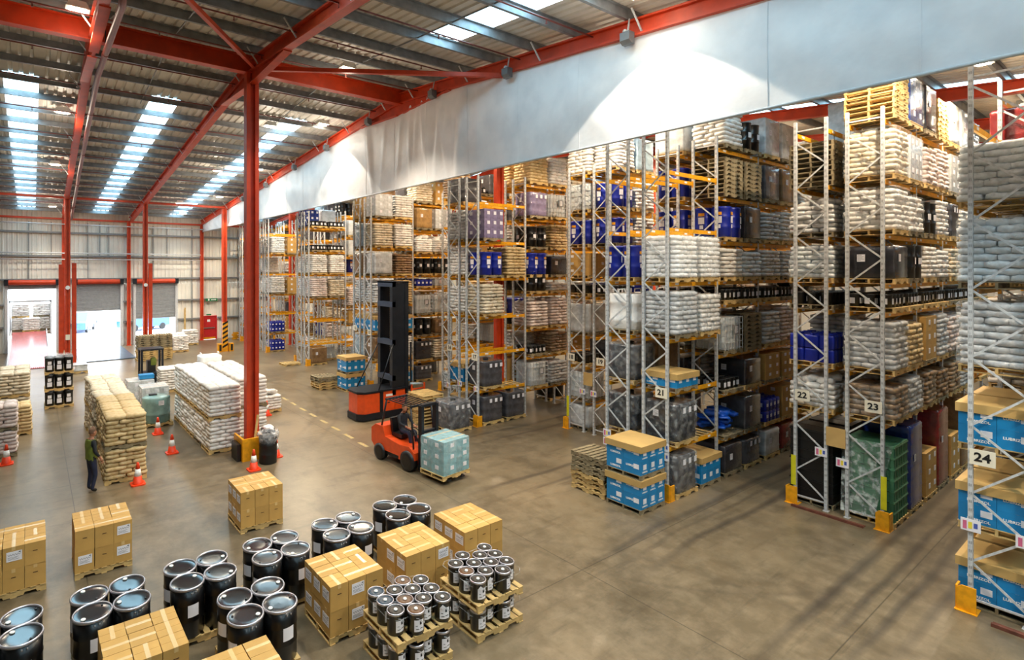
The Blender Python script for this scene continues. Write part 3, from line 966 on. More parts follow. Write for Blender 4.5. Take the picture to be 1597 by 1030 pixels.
def load(kind, color, label, loc, hmax, near=0, seed=0, rz=0, group=None, exact=False):
    """one palletised load as a thing whose parts are its pallet and what is strapped or wrapped on it"""
    rnd = random.Random(seed * 13 + 5)
    names = {'sack': 'sack_pallet', 'dome': 'bag_pallet', 'blue': 'blue_carton_pallet', 'carton': 'carton_pallet', 'tote': 'wrapped_tote', 'cage': 'liquid_tote', 'bdrum': 'blue_drum_pallet',
             'kdrum': 'black_drum_pallet', 'pail': 'pail_pallet', 'jerry': 'jerrycan_pallet', 'wrap': 'wrapped_pallet', 'crate': 'crate_stack', 'bag': 'bulk_bag', 'tarp': 'tarpaulin_bundle'}
    cats = {'sack': 'sack pallet', 'dome': 'bag pallet', 'blue': 'carton pallet', 'carton': 'carton pallet', 'tote': 'liquid tote', 'cage': 'liquid tote', 'bdrum': 'drum pallet', 'kdrum': 'drum pallet',
            'pail': 'pail pallet', 'jerry': 'jerrycan pallet', 'wrap': 'wrapped pallet', 'crate': 'crate stack', 'bag': 'bulk bag', 'tarp': 'bundle'}
    t = thing(names[kind], label, cats[kind], loc, rz, group)
    put('pallet', pallet_mesh(1.1, 1.0, OLDWOOD if rnd.random() < .35 else WOOD), t)
    h = hmax - PH
    if kind == 'sack':
        hs = h if exact else round(min(h, 1.15) * (1, 1, .9)[seed % 3], 2)
        if near and not exact and color != 'tan':
            put('stretch_wrap', cached(('sfilm', round(hs, 1)), lambda: rounded(1.16, 1.08, hs + .03, .1, 3, 4, .008).mesh('stretch_wrap', FILM)), t, (0, 0, PH - .01))
        fill_sacks(t, color, h if exact else hs, near, seed=seed)
    elif kind == 'dome':
        n = round(min(h, 1.0) * .72, 2)
        fill_sacks(t, color, n, near, seed=seed)
        for k in range(5):
            a = k * 1.3
            put('bag', sack_mesh(k % 4, .55, .36, .2), t, (.22 * math.cos(a), .2 * math.sin(a), PH + n + .07 + (.06 if k == 4 else 0)), a, [SACKM[color]], rot=(rnd.uniform(-.2, .2), rnd.uniform(-.2, .2), a))
    elif kind == 'blue':
        n = 2 if h > .75 else 1
        fill_blue(t, near, n)
    elif kind == 'carton':
        mat = KRAFT if color == 'kraft' else WRAPM[color]
        hh = min(h, 1.15)
        fill_cartons(t, mat, 2 if seed % 2 else 3, 2, 2 if hh < .8 else 3, hh)
        if near:
            put('stretch_wrap', cached(('film', round(hh, 2)), lambda: rounded(1.1, 1.03, hh + .02, .05, 2).mesh('stretch_wrap', FILM)), t, (0, 0, PH))
    elif kind == 'tote':
        hh = min(h, 1.0)
        put('tote_body', cached(('tote', round(hh, 2)), lambda: rounded(1.08, .98, hh, .14, 4, 3, .01).mesh('tote_body', WRAPM['grey'])), t, (0, 0, PH), 0, [WRAPM[color]])
        put('filler_cap', cached('tcap', lambda: MB().lathe([(.11, 0), (.11, .05), (.06, .07)], 14).mesh('filler_cap', PLASTIC)), t, (0, 0, PH + hh))
        for i in (-1, 0, 1):
            put('label', label_mesh(.13, .15, lines=False), t, (i * .28 + .1, -.505, PH + hh * .82))
        put('label', label_mesh(.16, .18), t, (-.555, 0.1, PH + hh * .7), -PI / 2)
        if near:
            put('stretch_wrap', cached(('tfilm', round(hh, 2)), lambda: rounded(1.12, 1.02, hh + .05, .12, 3).mesh('stretch_wrap', FILM)), t, (0, 0, PH - .02))
    elif kind == 'cage':
        hh = min(h, .98)
        put('bottle', cached(('bottle', round(hh, 2)), lambda: rounded(1.0, .9, hh, .12, 4, 2, .01).mesh('bottle', M('tote_plastic', '#dfe4e6', .3, var=.05))), t, (0, 0, PH))
        def cage():
            mb = MB()
            for i in range(7):
                x = -.54 + .18 * i
                for y in (-.49, .49):
                    mb.box(x - .009, y - .009, 0, x + .009, y + .009, hh + .02)
            for i in range(1, 6):
                y = -.49 + .98 * i / 6
                for x in (-.54, .54):
                    mb.box(x - .009, y - .009, 0, x + .009, y + .009, hh + .02)
            for k in range(6):
                z = .05 + (hh - .05) * k / 5
                mb.box(-.55, -.5, z - .009, .55, -.485, z + .009).box(-.55, .485, z - .009, .55, .5, z + .009).box(-.55, -.5, z - .009, -.535, .5, z + .009).box(.535, -.5, z - .009, .55, .5, z + .009)
            return mb.mesh('cage', GALV)
        put('cage', cached(('cage', round(hh, 2)), cage), t, (0, 0, PH))
        put('label_plate', cached('cplate', lambda: MB().box(-.16, -.012, -.14, .16, 0, .14).mesh('label_plate', M('plate_grey', '#8c8f92', .4))), t, (.1, -.505, PH + hh * .62))
        put('label', label_mesh(.16, .2), t, (.1, -.52, PH + hh * .62))
    elif kind in ('bdrum', 'kdrum'):
        me = drum_mesh_blue() if kind == 'bdrum' else steel_drum_mesh()
        for i in (-1, 1):
            for j in (-1, 1):
                put('drum', me, t, (i * .272, j * .252, PH), rnd.uniform(-.3, .3))
    elif kind == 'pail':
        me = small_pail_mesh()
        for k in range(2 if color == 'two' else 1):
            for i in range(4):
                for j in range(3):
                    if near or j == 0 or i == 0 or color != 'two':
                        put('pail', me, t, (-.405 + .27 * i, -.3 + .3 * j, PH + k * .34), rnd.uniform(-.3, .3))
    elif kind == 'jerry':
        def jm():
            mb = rounded(.26, .33, .34, .05, 3)
            mb.lathe([(.035, .33), (.035, .38)], 8, cx=.06)
            mb.bar((-.09, -.1, .36), (-.09, .1, .36), .03, .03)
            b = len(mb.f)
            mb.cb(0, -.168, .18, .12, .006, .1, 1).cb(-.133, 0, .18, .006, .13, .13, 1)
            return mb.mesh('jerrycan', [BDRUM, PAPER])
        me = cached('jerry', jm)
        for k in range(2 if h > .85 else 1):
            for i in range(4):
                for j in range(3):
                    put('jerrycan', me, t, (-.405 + .27 * i, -.33 + .33 * j, PH + k * .36))
    elif kind == 'wrap':
        hh = h if color in ('brown', 'dark', 'blue', 'red') else min(h, 1.2)
        put('wrapped_block', cached(('wrap', round(hh, 1)), lambda: rounded(1.06, .98, round(hh, 1), .04, 2, max(2, int(hh / .28)), .004).mesh('wrapped_block', WRAPM['grey'])), t, (0, 0, PH), 0, [WRAPM[color]])
        put('label', label_mesh(.16, .18), t, (-.2, -.502, PH + hh * .6))
        put('label', label_mesh(.16, .18), t, (-.545, .15, PH + hh * .6), -PI / 2)
    elif kind == 'crate':
        def cm():
            mb = MB()
            L_, W_, H_ = .54, .98, .27
            mb.box(-L_ / 2 + .02, -W_ / 2 + .02, 0, L_ / 2 - .02, W_ / 2 - .02, .2)
            mb.box(-L_ / 2, -W_ / 2, .2, L_ / 2, W_ / 2, .23).box(-L_ / 2 + .01, -W_ / 2 + .01, .23, L_ / 2 - .01, W_ / 2 - .01, .26)
            for i in range(4):
                y = -.36 + .24 * i
                mb.box(-L_ / 2 + .004, y - .02, 0, -L_ / 2 + .03, y + .02, .2)
                mb.box(-L_ / 2 - .006, y - .035, .205, -L_ / 2 + .01, y + .035, .225, 1)
            for i in range(3):
                x = -.18 + .18 * i
                mb.box(x - .02, -W_ / 2 + .004, 0, x + .02, -W_ / 2 + .03, .2)
            return mb.mesh('crate', [CRATEM['black'], M('crate_slot', '#d0d4d4' if color == 'black' else '#1b3a28', .5)])
        me = cached(('crate', color == 'black'), cm)
        n = int(min(h, 1.95) / .262)
        for k in range(n):
            for i in (-1, 1):
                put('crate', me, t, (i * .275, 0, PH + k * .262), 0, [CRATEM[color], None])
        if color == 'green' and near:
            dm = MB()
            rr = random.Random(6)
            for a in range(15):
                for b_ in range(13):
                    u, v = a / 14, b_ / 12
                    hz = PH + n * .262 * (1 - v) + .03
                    dm.v.append((-.57 - .05 * rr.random() - .10 * v * v, .52 - u * (1.0 - .35 * v), hz))
            for a in range(14):
                for b_ in range(12):
                    q = a * 13 + b_
                    dm.face((q, q + 1, q + 14, q + 13), 0, True)
            dm.build('film_drape', film_mat('drape_film', '#dfe8e4', .5), t)
    elif kind == 'bag':
        put('bag_body', cached('bulk', lambda: rounded(.98, .92, 1.05, .16, 4, 2, .02).mesh('bag_body', SACKM['pure'])), t, (0, 0, PH))
        for i in (-1, 1):
            put('loop', cached('loop', lambda: MB().tube([(0, -.3, 0), (0, -.28, .14), (0, -.1, .16), (0, -.06, 0)], .02, 6).mesh('loop', SACKM['pure'])), t, (i * .4, .18, PH + 1.03))
        put('blue_print', cached('bprint', lambda: MB().box(-.2, -.465, .35, .12, -.461, .42).box(-.1, -.465, .6, .2, -.461, .64).box(-.495, -.2, .4, -.491, .2, .46).box(-.495, -.1, .7, -.491, .15, .76).mesh('blue_print', WRAPM['blue'])), t, (0, 0, PH))
    elif kind == 'tarp':
        put('tarpaulin', cached('tarp', lambda: tarp_mb().mesh('tarpaulin', M('blue_tarpaulin', '#1458c8', .35, var=.15, bump=.6, bscale=8))), t, (0, 0, PH))
    return t

DESC = {'sack': {'white': 'white sacks', 'tan': 'tan paper sacks', 'brown': 'brown sacks', 'grey': 'wrapped grey sacks', 'pink': 'pinkish sacks',
                 'ice': 'bluish white sacks', 'bronze': 'bronze-wrapped sacks', 'cream': 'cream sacks', 'pure': 'bright white sacks'},
        'dome': 'heaped wrapped bags', 'blue': 'board-capped blue cartons', 'carton': {'kraft': 'brown cartons', None: '%s wrapped cartons'}, 'tote': '%s wrapped tote',
        'cage': 'white tote in a wire cage', 'bdrum': 'four blue plastic drums', 'kdrum': 'four black steel drums', 'pail': 'layer of black pails', 'jerry': 'dark blue jerrycans',
        'wrap': '%s film-wrapped block', 'crate': 'stack of %s plastic crates', 'bag': 'white printed bulk bag', 'tarp': 'crumpled blue tarpaulin bundle'}
def describe(kind, color):
    d = DESC[kind]
    if isinstance(d, dict):
        d = d.get(color) or d.get(None)
    return d % color if '%s' in d else d

# ------------------------------------------------------------------ racking
LA = (1.38, 2.86, 4.30, 5.84, 7.32, 8.87)
LB = (1.10, 2.46, 3.64, 5.14, 5.84, 7.03, 8.36, 9.81)
# number: (aisle face y, inner y, first frame x, has the taller-spaced end bay, further bays)
RACKS = {24: (2.34, 1.59, 14.05, 1, 2), 23: (4.20, 4.95, 16.7, 0, 5), 22: (6.07, 5.33, 16.7, 0, 5), 21: (8.05, 8.80, 14.05, 1, 4), 20: (9.97, 9.22, 14.05, 1, 3),
         19: (12.05, 12.80, 17.25, 0, 3), 18: (13.95, 13.20, 17.25, 0, 3), 17: (16.12, 16.87, 14.5, 1, 2), 16: (18.02, 17.27, 14.5, 1, 2), 15: (20.1, 20.85, 17.3, 0, 2), 14: (22.0, 21.25, 17.3, 0, 2),
         13: (24.4, 25.15, 14.5, 1, 2), 12: (26.3, 25.55, 14.5, 1, 1), 11: (28.3, 29.05, 17.4, 0, 2), 10: (30.2, 29.45, 17.4, 0, 1), 9: (32.4, 33.15, 14.6, 1, 1), 8: (34.3, 33.55, 14.6, 1, 1),
         7: (36.3, 37.05, 17.6, 0, 1), 6: (38.2, 37.45, 17.6, 0, 1), 5: (39.4, 40.15, 14.5, 1, 1), 4: (41.3, 40.55, 14.5, 1, 0), 3: (43.6, 44.35, 17.4, 0, 1), 2: (45.5, 44.75, 17.4, 0, 1), 1: (46.8, 47.55, 14.9, 1, 1)}
BAY = 2.65
def levels(n, bay_a):
    if bay_a:
        return LA
    return LB[1:] if n in (22, 23) else LB
def post_mesh(h):
    def mk():
        mb = MB()
        mb.box(-.045, -.032, 0, .045, -.026, h).box(-.045, .026, 0, .045, .032, h).box(-.045, -.026, 0, -.039, .026, h)
        mb.box(.030, -.032, 0, .045, -.012, h).box(.030, .012, 0, .045, .032, h)
        mb.box(-.07, -.06, 0, .07, .06, .012)
        if 1:
            z = .3
            while z < h - .1:
                mb.box(-.0465, -.018, z, -.0445, -.006, z + .05, 1).box(-.0465, .006, z, -.0445, .018, z + .05, 1)
                mb.box(-.02, -.0335, z, -.008, -.0315, z + .05, 1).box(-.02, .0315, z, -.008, .0335, z + .05, 1)
                z += .15
        return mb.mesh('upright', [GALV, M('slot_dark', '#8a8d90', .7)])
    return cached(('post', round(h, 1)), mk)
def brace_mesh(w, dz):
    return cached(('brace', round(w, 3), dz), lambda: MB().bar((0, 0, 0), (0, w, dz), .022, .036).mesh('brace', GALV))
def beam_mesh(L):
    def mk():
        mb = MB().box(.03, -.022, -.11, L - .03, .022, 0)
        mb.box(.0, -.027, -.16, .05, .027, .03).box(L - .05, -.027, -.16, L, .027, .03)
        mb.box(.35, -.0235, -.075, .53, -.021, -.02, 1).box(L - .55, -.0235, -.075, L - .4, -.021, -.02, 1)
        mb.box(.35, .021, -.075, .53, .0235, -.02, 1)
        return mb.mesh('beam', [YEL, PAPER])
    return cached(('beam', round(L, 2)), mk)

SKIPPED = set(['24.3.5','24.4.0','24.4.1','24.5.1','24.4.2','24.5.2','24.4.3','24.5.3','24.4.4','24.5.4','24.4.5','24.5.5','24.4.6','24.5.6','24.5.7','24.4.8','24.5.8','23.7.2','23.7.4','23.9.0','23.8.2','23.8.3','23.9.3','23.8.4','23.9.4','23.8.5','23.8.6','23.9.6','23.8.7','23.9.7','22.1.4','22.1.5','22.2.0','22.3.0','22.2.1','22.3.1','22.2.2','22.3.2','22.2.3','22.3.3','22.2.4','22.3.4','22.2.5','22.3.5','22.3.6','22.3.7','22.4.0','22.5.0','22.4.1','22.5.1','22.5.2','22.4.3','22.5.3','22.4.4','22.5.4','22.4.5','22.5.5','22.4.6','22.5.6','22.4.7','22.5.7','22.6.0','22.7.0','22.6.1','22.7.1','22.6.2','22.7.2','22.6.3','22.7.3','22.6.4','22.7.4','22.6.5','22.7.5','22.6.6','22.7.6','22.6.7','22.7.7','22.8.0','22.9.0','22.8.1','22.9.1','22.8.2','22.9.2','22.8.3','22.9.3','22.8.4','22.9.4','22.8.5','22.9.5','22.8.6','22.9.6','22.8.7','22.9.7','21.7.0','21.7.2','21.6.3','21.7.3','21.6.5','21.7.6','21.7.7','21.9.0','21.8.1','21.9.1','21.8.2','21.8.3','21.8.4','21.9.4','21.8.5','21.9.5','21.8.6','21.9.6','21.8.7','21.9.7','21.8.8','21.9.8','20.1.0','20.1.1','20.1.4','20.2.0','20.3.0','20.3.1','20.2.5','20.3.6','20.3.7','20.4.0','20.5.0','20.5.1','20.4.2','20.5.2','20.4.3','20.5.4','20.5.5','20.4.6','20.5.6','20.4.7','20.5.7','20.4.8','20.5.8','20.6.1','20.7.1','20.6.2','20.7.2','20.6.3','20.7.3','20.7.4','20.6.5','20.7.5','20.6.6','20.7.6','20.6.7','20.7.7','20.6.8','20.7.8','19.1.0','19.0.1','19.1.1','19.0.2','19.1.2','19.0.3','19.1.3','19.0.5','19.1.5','19.2.0','19.2.1','19.3.1','19.2.2','19.3.2','19.2.3','19.3.3','19.2.4','19.2.5','19.3.5','19.2.6','19.3.6','19.2.7','19.3.7','19.3.8','19.4.0','19.5.0','19.4.1','19.5.1','19.4.2','19.5.2','19.4.3','19.5.3','19.4.4','19.5.4','19.4.5','19.5.5','19.4.6','19.5.6','19.4.7','19.5.7','19.4.8','19.5.8','18.1.0','18.1.1','18.1.3','18.1.5','18.1.6','18.1.7','18.1.8','18.2.0','18.3.0','18.2.1','18.3.1','18.2.2','18.3.2','18.2.3','18.3.3','18.2.4','18.3.4','18.2.5','18.3.5','18.2.6','18.3.6','18.2.7','18.3.7','18.2.8','18.3.8','18.5.0','18.4.1','18.5.1','18.4.2','18.5.2','18.4.3','18.5.3','18.4.4','18.5.4','18.4.5','18.5.5','18.4.6','18.5.6','18.4.7','18.5.7','18.4.8','18.5.8','17.4.1','17.5.1','17.4.3','17.4.4','17.4.5','17.5.5','17.4.6','17.5.6','17.5.7','17.5.8','16.2.0','16.3.1','16.3.3','16.3.4','16.2.5','16.3.5','16.3.8','16.5.0','16.4.1','16.5.1','16.4.2','16.5.2','16.5.3','16.4.4','16.5.4','16.5.5','16.4.6','16.4.7','16.5.7','16.5.8','15.1.0','15.0.5','15.1.5','15.2.0','15.3.0','15.2.1','15.3.1','15.2.2','15.3.2','15.2.4','15.3.4','15.2.5','15.3.5','15.2.6','15.3.6','15.3.7','15.3.8','14.1.0','14.0.1','14.1.1','14.0.2','14.0.3','14.1.3','14.0.4','14.1.4','14.0.5','14.1.5','14.0.6','14.1.6','14.0.7','14.1.7','14.1.8','14.3.0','14.2.1','14.3.1','14.2.2','14.3.2','14.3.3','14.2.4','14.3.4','14.2.5','14.3.5','14.2.6','14.3.6','14.2.7','14.3.7','14.2.8','14.3.8','13.0.0','13.4.0','13.5.0','13.4.1','13.5.1','13.4.2','13.5.2','13.4.3','13.5.3','13.4.4','13.5.4','13.4.5','13.4.6','13.5.6','13.4.7','13.5.7','13.4.8','13.5.8','12.0.0','12.1.0','12.1.1','12.1.5','12.1.6','12.2.0','12.2.1','12.3.1','12.2.2','12.3.2','12.3.4','12.2.5','12.3.5','12.2.7','12.3.7','12.3.8','11.0.0','11.1.0','11.0.1','11.1.1','11.0.2','11.1.2','11.0.3','11.1.3','11.1.4','11.0.5','11.1.5','11.0.6','11.1.6','11.0.7','11.1.7','11.1.8','11.2.0','11.2.1','11.3.1','11.2.2','11.3.2','11.2.3','11.2.4','11.3.4','11.2.5','11.3.5','11.2.6','11.3.6','11.2.7','11.3.7','11.2.8','11.3.8','10.0.0','10.0.1','10.1.1','10.0.2','10.1.2','10.0.3','10.1.3','10.0.4','10.1.4','10.0.5','10.1.5','10.0.6','10.1.6','10.0.7','10.1.7','10.0.8','10.1.8','9.3.2','9.3.3','9.3.6','9.3.7','9.3.8','8.1.4','8.3.2','8.3.5','8.3.6','7.1.2','7.1.3','7.0.4','7.0.5','7.1.5','6.1.3','6.1.4','6.1.6','5.3.3','5.2.4','5.3.4','5.2.5','5.3.6','5.3.8','3.1.3','3.1.4','3.1.7','3.1.8','2.1.0','2.1.3','2.1.4','2.1.5','2.1.7','2.1.8','1.2.5','1.3.7'])
SPEC = {}
def spec(rack, text):
    """rows 'level: slot slot slot', one word per pallet position from the aisle end"""
    for row in text.strip().split('\n'):
        lv, items = row.split(':')
        for p, it in enumerate(items.split()):
            SPEC[(rack, p, int(lv))] = it
# per pallet position from the aisle end; level 0 is the floor
spec(24, """0: blue blue kraft white
1: blue blue
2: blue blue grey
3: S.grey S.white S.white
4: S.ice S.ice S.white
5: S.ice S.grey S.white
6: - - S.white S.grey
7: - - R.red W.white
8: - - - -
""")
spec(23, """0: C.green W.blue K.kraft W.red K.kraft W.brown K.kraft
1: S.bronze S.grey S.bronze S.brown S.bronze S.grey
2: S.grey S.tan K.kraft S.grey S.pink W.white
3: pail pail pail pail pail pail pail
4: W.dark kd S.white S.white S.cream S.white
5: S.white S.white kd S.white tote.grey S.white
6: S.cream K.white S.pink S.pink K.white K.white
7: P blueW W.grey P W.white W.white
""")
spec(22, """0: C.black C.black W.grey W.dark
1: D.white S.grey S.brown
2: jerry S.grey W.brown
3: pail pail pail
4: S.ice S.grey S.white
5: D.grey D.white S.white
6: P W.grey S.white W.grey
7: - - W.white
""")
spec(21, """0: tote.grey blue W.dark tote.grey W.white W.red
1: tote.dark - tarp W.grey jerry K.kraft
2: blue1 - pail W.dark K.kraft K.kraft
3: S.grey S.white cage P S.grey
4: S.pure S.pure pail pail pail pail
5: - - S.white S.ice S.white S.grey
6: - - bd W.dark S.grey S.white
7: - - P P W.grey
8: - - S.white kd W.white W.white
""")
# levels of the end bay are counted in its own set (six), those beyond in theirs (eight)
spec(20, """0: - tote.grey cage
1: tote.dark tote.grey W.grey
2: tote.grey W.brown W.dark
3: bag bag S.grey S.white
4: bd bd pail pail
5: - - S.white bd
6: - - bd bd
7: - - bd W.grey
8: - - W.white W.grey
""")
spec(19, """1: cage W.grey
2: pail tote.grey
3: cage bd
4: pail bd
5: jerry kd
6: bd S.white
7: bd S.white
8: S.white W.ice
""")
spec(18, """0: W.white tote.grey
1: cage cage
2: pail tote.grey
3: W.white bd
4: pail jerry
5: K.kraft S.brown
6: bd S.pink
7: cage bd
8: S.white K.white
""")
spec(17, """0: tote.grey tote.grey - -
1: tote.grey - cage S.grey K.kraft
2: - - pail S.bronze
3: S.cream - S.pink S.pink
4: bd S.tan kd S.white
5: K.purple - bd W.dark
6: - - kd S.tan
7: - - tote.purple cage
8: - - S.tan S.white
""")
spec(16, """0: blue -
1: blue - K.kraft
2: - - S.white
3: S.white - pail
4: S.white - kd
5: S.grey - S.white
6: tote.grey - S.white
7: - - - -
8: - - S.tan
""")
spec(13, """0: blue blue tote.grey
1: W.brown S.white tote.dark
2: blue blue kd
3: S.grey S.tan cage
4: W.white S.brown jerry
5: S.cream S.white kd kd
6: K.white S.white D.pure D.pure
7: - - W.kraft K.white
""")
spec(12, """0: blue W.grey
1: W.ice W.ice
2: blue S.white
3: S.grey K.grey
4: W.brown S.white
5: W.ice W.blue
6: K.kraft S.white
""")
spec(9, """0: W.brown -
1: - -
2: - -
3: S.pink S.cream
4: S.white S.white
5: pail pail
6: pail pail
""")
spec(8, """3: S.white S.white
4: S.white D.white
5: pail -
6: blueW W.white
""")
spec(5, """0: jerry -
1: jerry -
2: - -
3: S.white K.kraft
4: - -
5: S.ice K.kraft
6: - -
""")
spec(4, """0: - -
1: - -
2: - -
3: S.white -
4: S.white -
5: S.ice -
6: - -
""")
spec(1, """0: W.brown W.brown
3: S.white -
4: - -
5: S.white -
""")
NUMW = {1: 'one', 2: 'two', 3: 'three', 4: 'four', 5: 'five', 6: 'six', 7: 'seven', 8: 'eight', 9: 'nine', 10: 'ten', 11: 'eleven', 12: 'twelve', 13: 'thirteen', 14: 'fourteen', 15: 'fifteen', 16: 'sixteen', 17: 'seventeen', 18: 'eighteen', 19: 'nineteen', 20: 'twenty', 21: 'twenty-one', 22: 'twenty-two', 23: 'twenty-three', 24: 'twenty-four'}
LVN = ['floor', 'first shelf', 'second shelf', 'third shelf', 'fourth shelf', 'fifth shelf', 'sixth shelf', 'seventh shelf', 'eighth shelf', 'ninth shelf']
RANDOMFILL = ['S.white', 'S.grey', 'S.tan', 'S.pink', 'S.ice', 'S.bronze', 'tote.grey', 'W.white', 'W.grey', 'K.kraft', 'bd', 'kd', 'pail', 'W.brown', 'S.white', 'cage', '-', 'S.cream']
def words_for(it):
    if '.' in it:
        a, b = it.split('.')
        return {'S': 'sack', 'K': 'carton', 'W': 'wrap', 'C': 'crate', 'D': 'dome', 'tote': 'tote', 'R': 'wrap'}[a], b
    return {'bd': ('bdrum', None), 'kd': ('kdrum', None), 'blue': ('blue', None), 'blue1': ('blue', None), 'blueW': ('carton', 'blue'), 'kraft': ('carton', 'kraft'), 'white': ('wrap', 'white'), 'grey': ('wrap', 'grey')}.get(it, (it, None))
def pallet_stack(rack, where, x, y, z, h, old):
    n = max(2, int(h / PH) - 0)
    mat = OLDWOOD if old else WOOD
    for k in range(n):
        nm = 'topmost' if k == n - 1 else 'bottom' if k == 0 else ORD[k] + ' from bottom'
        o = put('wooden_pallet', pallet_mesh(1.1, 1.0, mat), None, (x + random.uniform(-.012, .012), y + random.uniform(-.012, .012), z + k * PH))
        tag(o, f'empty pallet, {nm}, {where}', 'pallet', f'empty pallets stacked on rack {NUMW[rack]}')

def build_rack(n):
    face, inner, x0, hasA, nb = RACKS[n]
    s = 1 if inner > face else -1
    far = n <= 12
    t = thing('pallet_rack', f'galvanised pallet rack {NUMW[n]} with yellow beams' + (', its number plate hung on the end frame' if n in (24, 23, 22, 21, 18, 19, 17, 16, 15, 13, 12) else ', counting down from the plate marked 12'), 'rack', (0, 0, 0), 0, 'numbered pallet racks')
    xs = [x0 + BAY * i for i in range(nb + (1 if hasA else 0) + 1)]
    w = abs(inner - face) - .06
    for i, x in enumerate(xs):
        h = 9.95 if hasA and i == 0 else 10.1
        if i and n in (21, 23, 22, 24):
            h = 10.15
        for y in (face + s * .03, inner - s * .03):
            put('upright', post_mesh(h), t, (x, y, 0))
        z, k = .25, 0
        ya = min(face, inner) + .03
        bm = MB()
        pitch = .62
        while z + pitch < h:
            me = brace_mesh(w, pitch)
            if not far and i < 3:
                put('brace', me, t, (x, ya if k % 2 == 0 else ya + w, z), 0 if k % 2 == 0 else PI)
            else:
                a, b = (ya, ya + w) if k % 2 == 0 else (ya + w, ya)
                bm.bar((x, a, z), (x, b, z + pitch), .022, .036)
            z += pitch; k += 1
        for zz in (.2, h - .25):
            put('brace', brace_mesh(w, 0.0), t, (x, ya, zz))
        if bm.v:
            bm.build('bracing', GALV, t)
    for b in range(len(xs) - 1):
        A = hasA and b == 0
        LV = levels(n, A)
        for li, z in enumerate(LV):
            if n == 24 and z > 8.8 and b > 0 and z < 9:
                continue
            for y in (face + s * .03, inner - s * .03):
                put('beam', beam_mesh(BAY), t, (xs[b], y, z))
            if (A and li == 0) or (not A and li in (0, 2) and n in (21, 23, 13)) or n in (9,) and li == 0:
                for q in range(9):
                    put('shelf_slat', cached('slat', lambda: MB().box(-.05, -.36, 0, .05, .36, .02).mesh('shelf_slat', WOOD)), t, (xs[b] + .28 + q * .26, (face + inner) / 2, z - .0))
        lv = [0.0] + list(LV)
        for li, z in enumerate(lv):
            top = lv[li + 1] if li + 1 < len(lv) else z + 1.5
            for p2 in range(2):
                p = 2 * b + p2
                key = (n, p, li if (A or n not in (22, 23)) else li)
                it = SPEC.get(key)
                if it is None:
                    r = random.Random(n * 1000 + p * 37 + li)
                    it = r.choice(RANDOMFILL)
                    if z == 0 and r.random() < .3 or n in (9, 8, 7, 6, 5, 4, 3, 2, 1) and r.random() < .4:
                        it = '-'
                if it == '-':
                    continue
                sid = f'{n}.{p}.{li}'
                if sid in SKIPPED:
                    continue
                x = xs[b] + .06 + .62 + p2 * 1.27
                y = (face + inner) / 2 - s * .04
                hmax = min(top - z - (.22 if li + 1 < len(lv) else .1), rafter_bottom(y) - z - .15)
                if hmax < .45:
                    continue
                slat = .02 if z > 0 and A and li == 1 else 0
                where = f'{LVN[li]} of rack {NUMW[n]}, {ORD[p]} place from the aisle'
                if it == 'P':
                    pallet_stack(n, where, x, y, z + slat, min(hmax, 1.2), n in (21, 22))
                    continue
                kind, color = words_for(it)
                if it == 'blue1':
                    hmax = .6
                near = 0
                if n == 24 and p < 2:
                    near = 2
                elif n in (23, 22, 21, 20) and p < (2 if n in (21, 23) else 1):
                    near = 1
                d = describe(kind, color)
                seed = n * 101 + p * 17 + li
                o = load(kind, color, f'{d}, {where}', (x, y, z + slat), hmax, near, seed, PI if s < 0 and kind not in ('sack', 'dome', 'blue', 'carton', 'bdrum') else 0, None)
                o['slot'] = sid
    # number plate, notices, corner guard
    def plate(num, y, x, z, sz=.36):
        b = MB().box(-.165, -.008, -.14, .165, .008, .14).build('number_plate', CREAM, t, (x, y, z), -PI / 2)
        b['label'] = f'cream plate reading {num}'
        put('digits', text_mesh(str(num), sz, BLACKINK), b, (0, -.011, 0), rot=(PI / 2, 0, 0))
    P = {24: (2.15, 2.81), 23: (4.39, 2.88), 22: (5.86, 2.88), 21: (8.21, 2.85), 18: (13.77, 2.79), 19: (12.45, 2.78), 16: (17.85, 2.9), 15: (20.6, 2.82), 17: (16.28, 2.71), 13: (24.5, 2.9), 12: (26.0, 3.0)}
    if n in P:
        plate(n, P[n][0], x0 - .075, P[n][1], .215)
    NOT = {24: ((2.30, 1.55), (1.62, 1.5)), 23: ((5.0, 1.35),), 22: ((5.45, 1.5),), 21: ((8.12, 1.4), (8.12, 1.15)), 20: ((9.9, 1.35), (9.9, 1.1)), 18: ((13.25, 1.55),), 19: ((12.75, 1.55),), 17: ((16.2, 1.45),), 16: ((17.2, 1.5), (17.95, 1.3)), 9: ((32.6, 1.7),), 13: ((24.5, 1.5),)}
    CM = [M('notice_pink', '#d66a8f', .6), M('notice_yellow', '#f2dc4a', .6), M('notice_blue', '#4a5fb4', .6)]
    for y, z in NOT.get(n, ()):
        b = MB().box(-.13, -.004, -.11, .13, .004, .11).build('notice', PAPER, t, (x0 - .07, y, z), -PI / 2)
        mb = MB()
        for i in range(3):
            mb.box(-.1 + .07 * i, -.007, -.08 + .02 * i, -.05 + .07 * i, -.0045, .07 - .01 * i, i)
        mb.build('printed_blocks', CM, b)
    if n in (22, 18):
        y = {22: 5.14, 18: 13.0}[n]
        o = MB().box(-.02, -.2, -.24, .0, .2, .24).build('board_panel', KRAFTD, t, (x0 - .05, y, {22: 1.95, 18: 2.05}[n]))
    g = thing('corner_guard', f'yellow steel corner guard bolted to the floor at the end of rack {NUMW[n]}', 'guard', (x0 - .1, face, 0), 0, 'yellow rack corner guards')
    o = MB().prism([(-.13, 0), (.12, 0), (.12, .40), (.06, .46), (-.13, .46)], 'x', -.09, -.06).build('front_plate', GUARD, g)
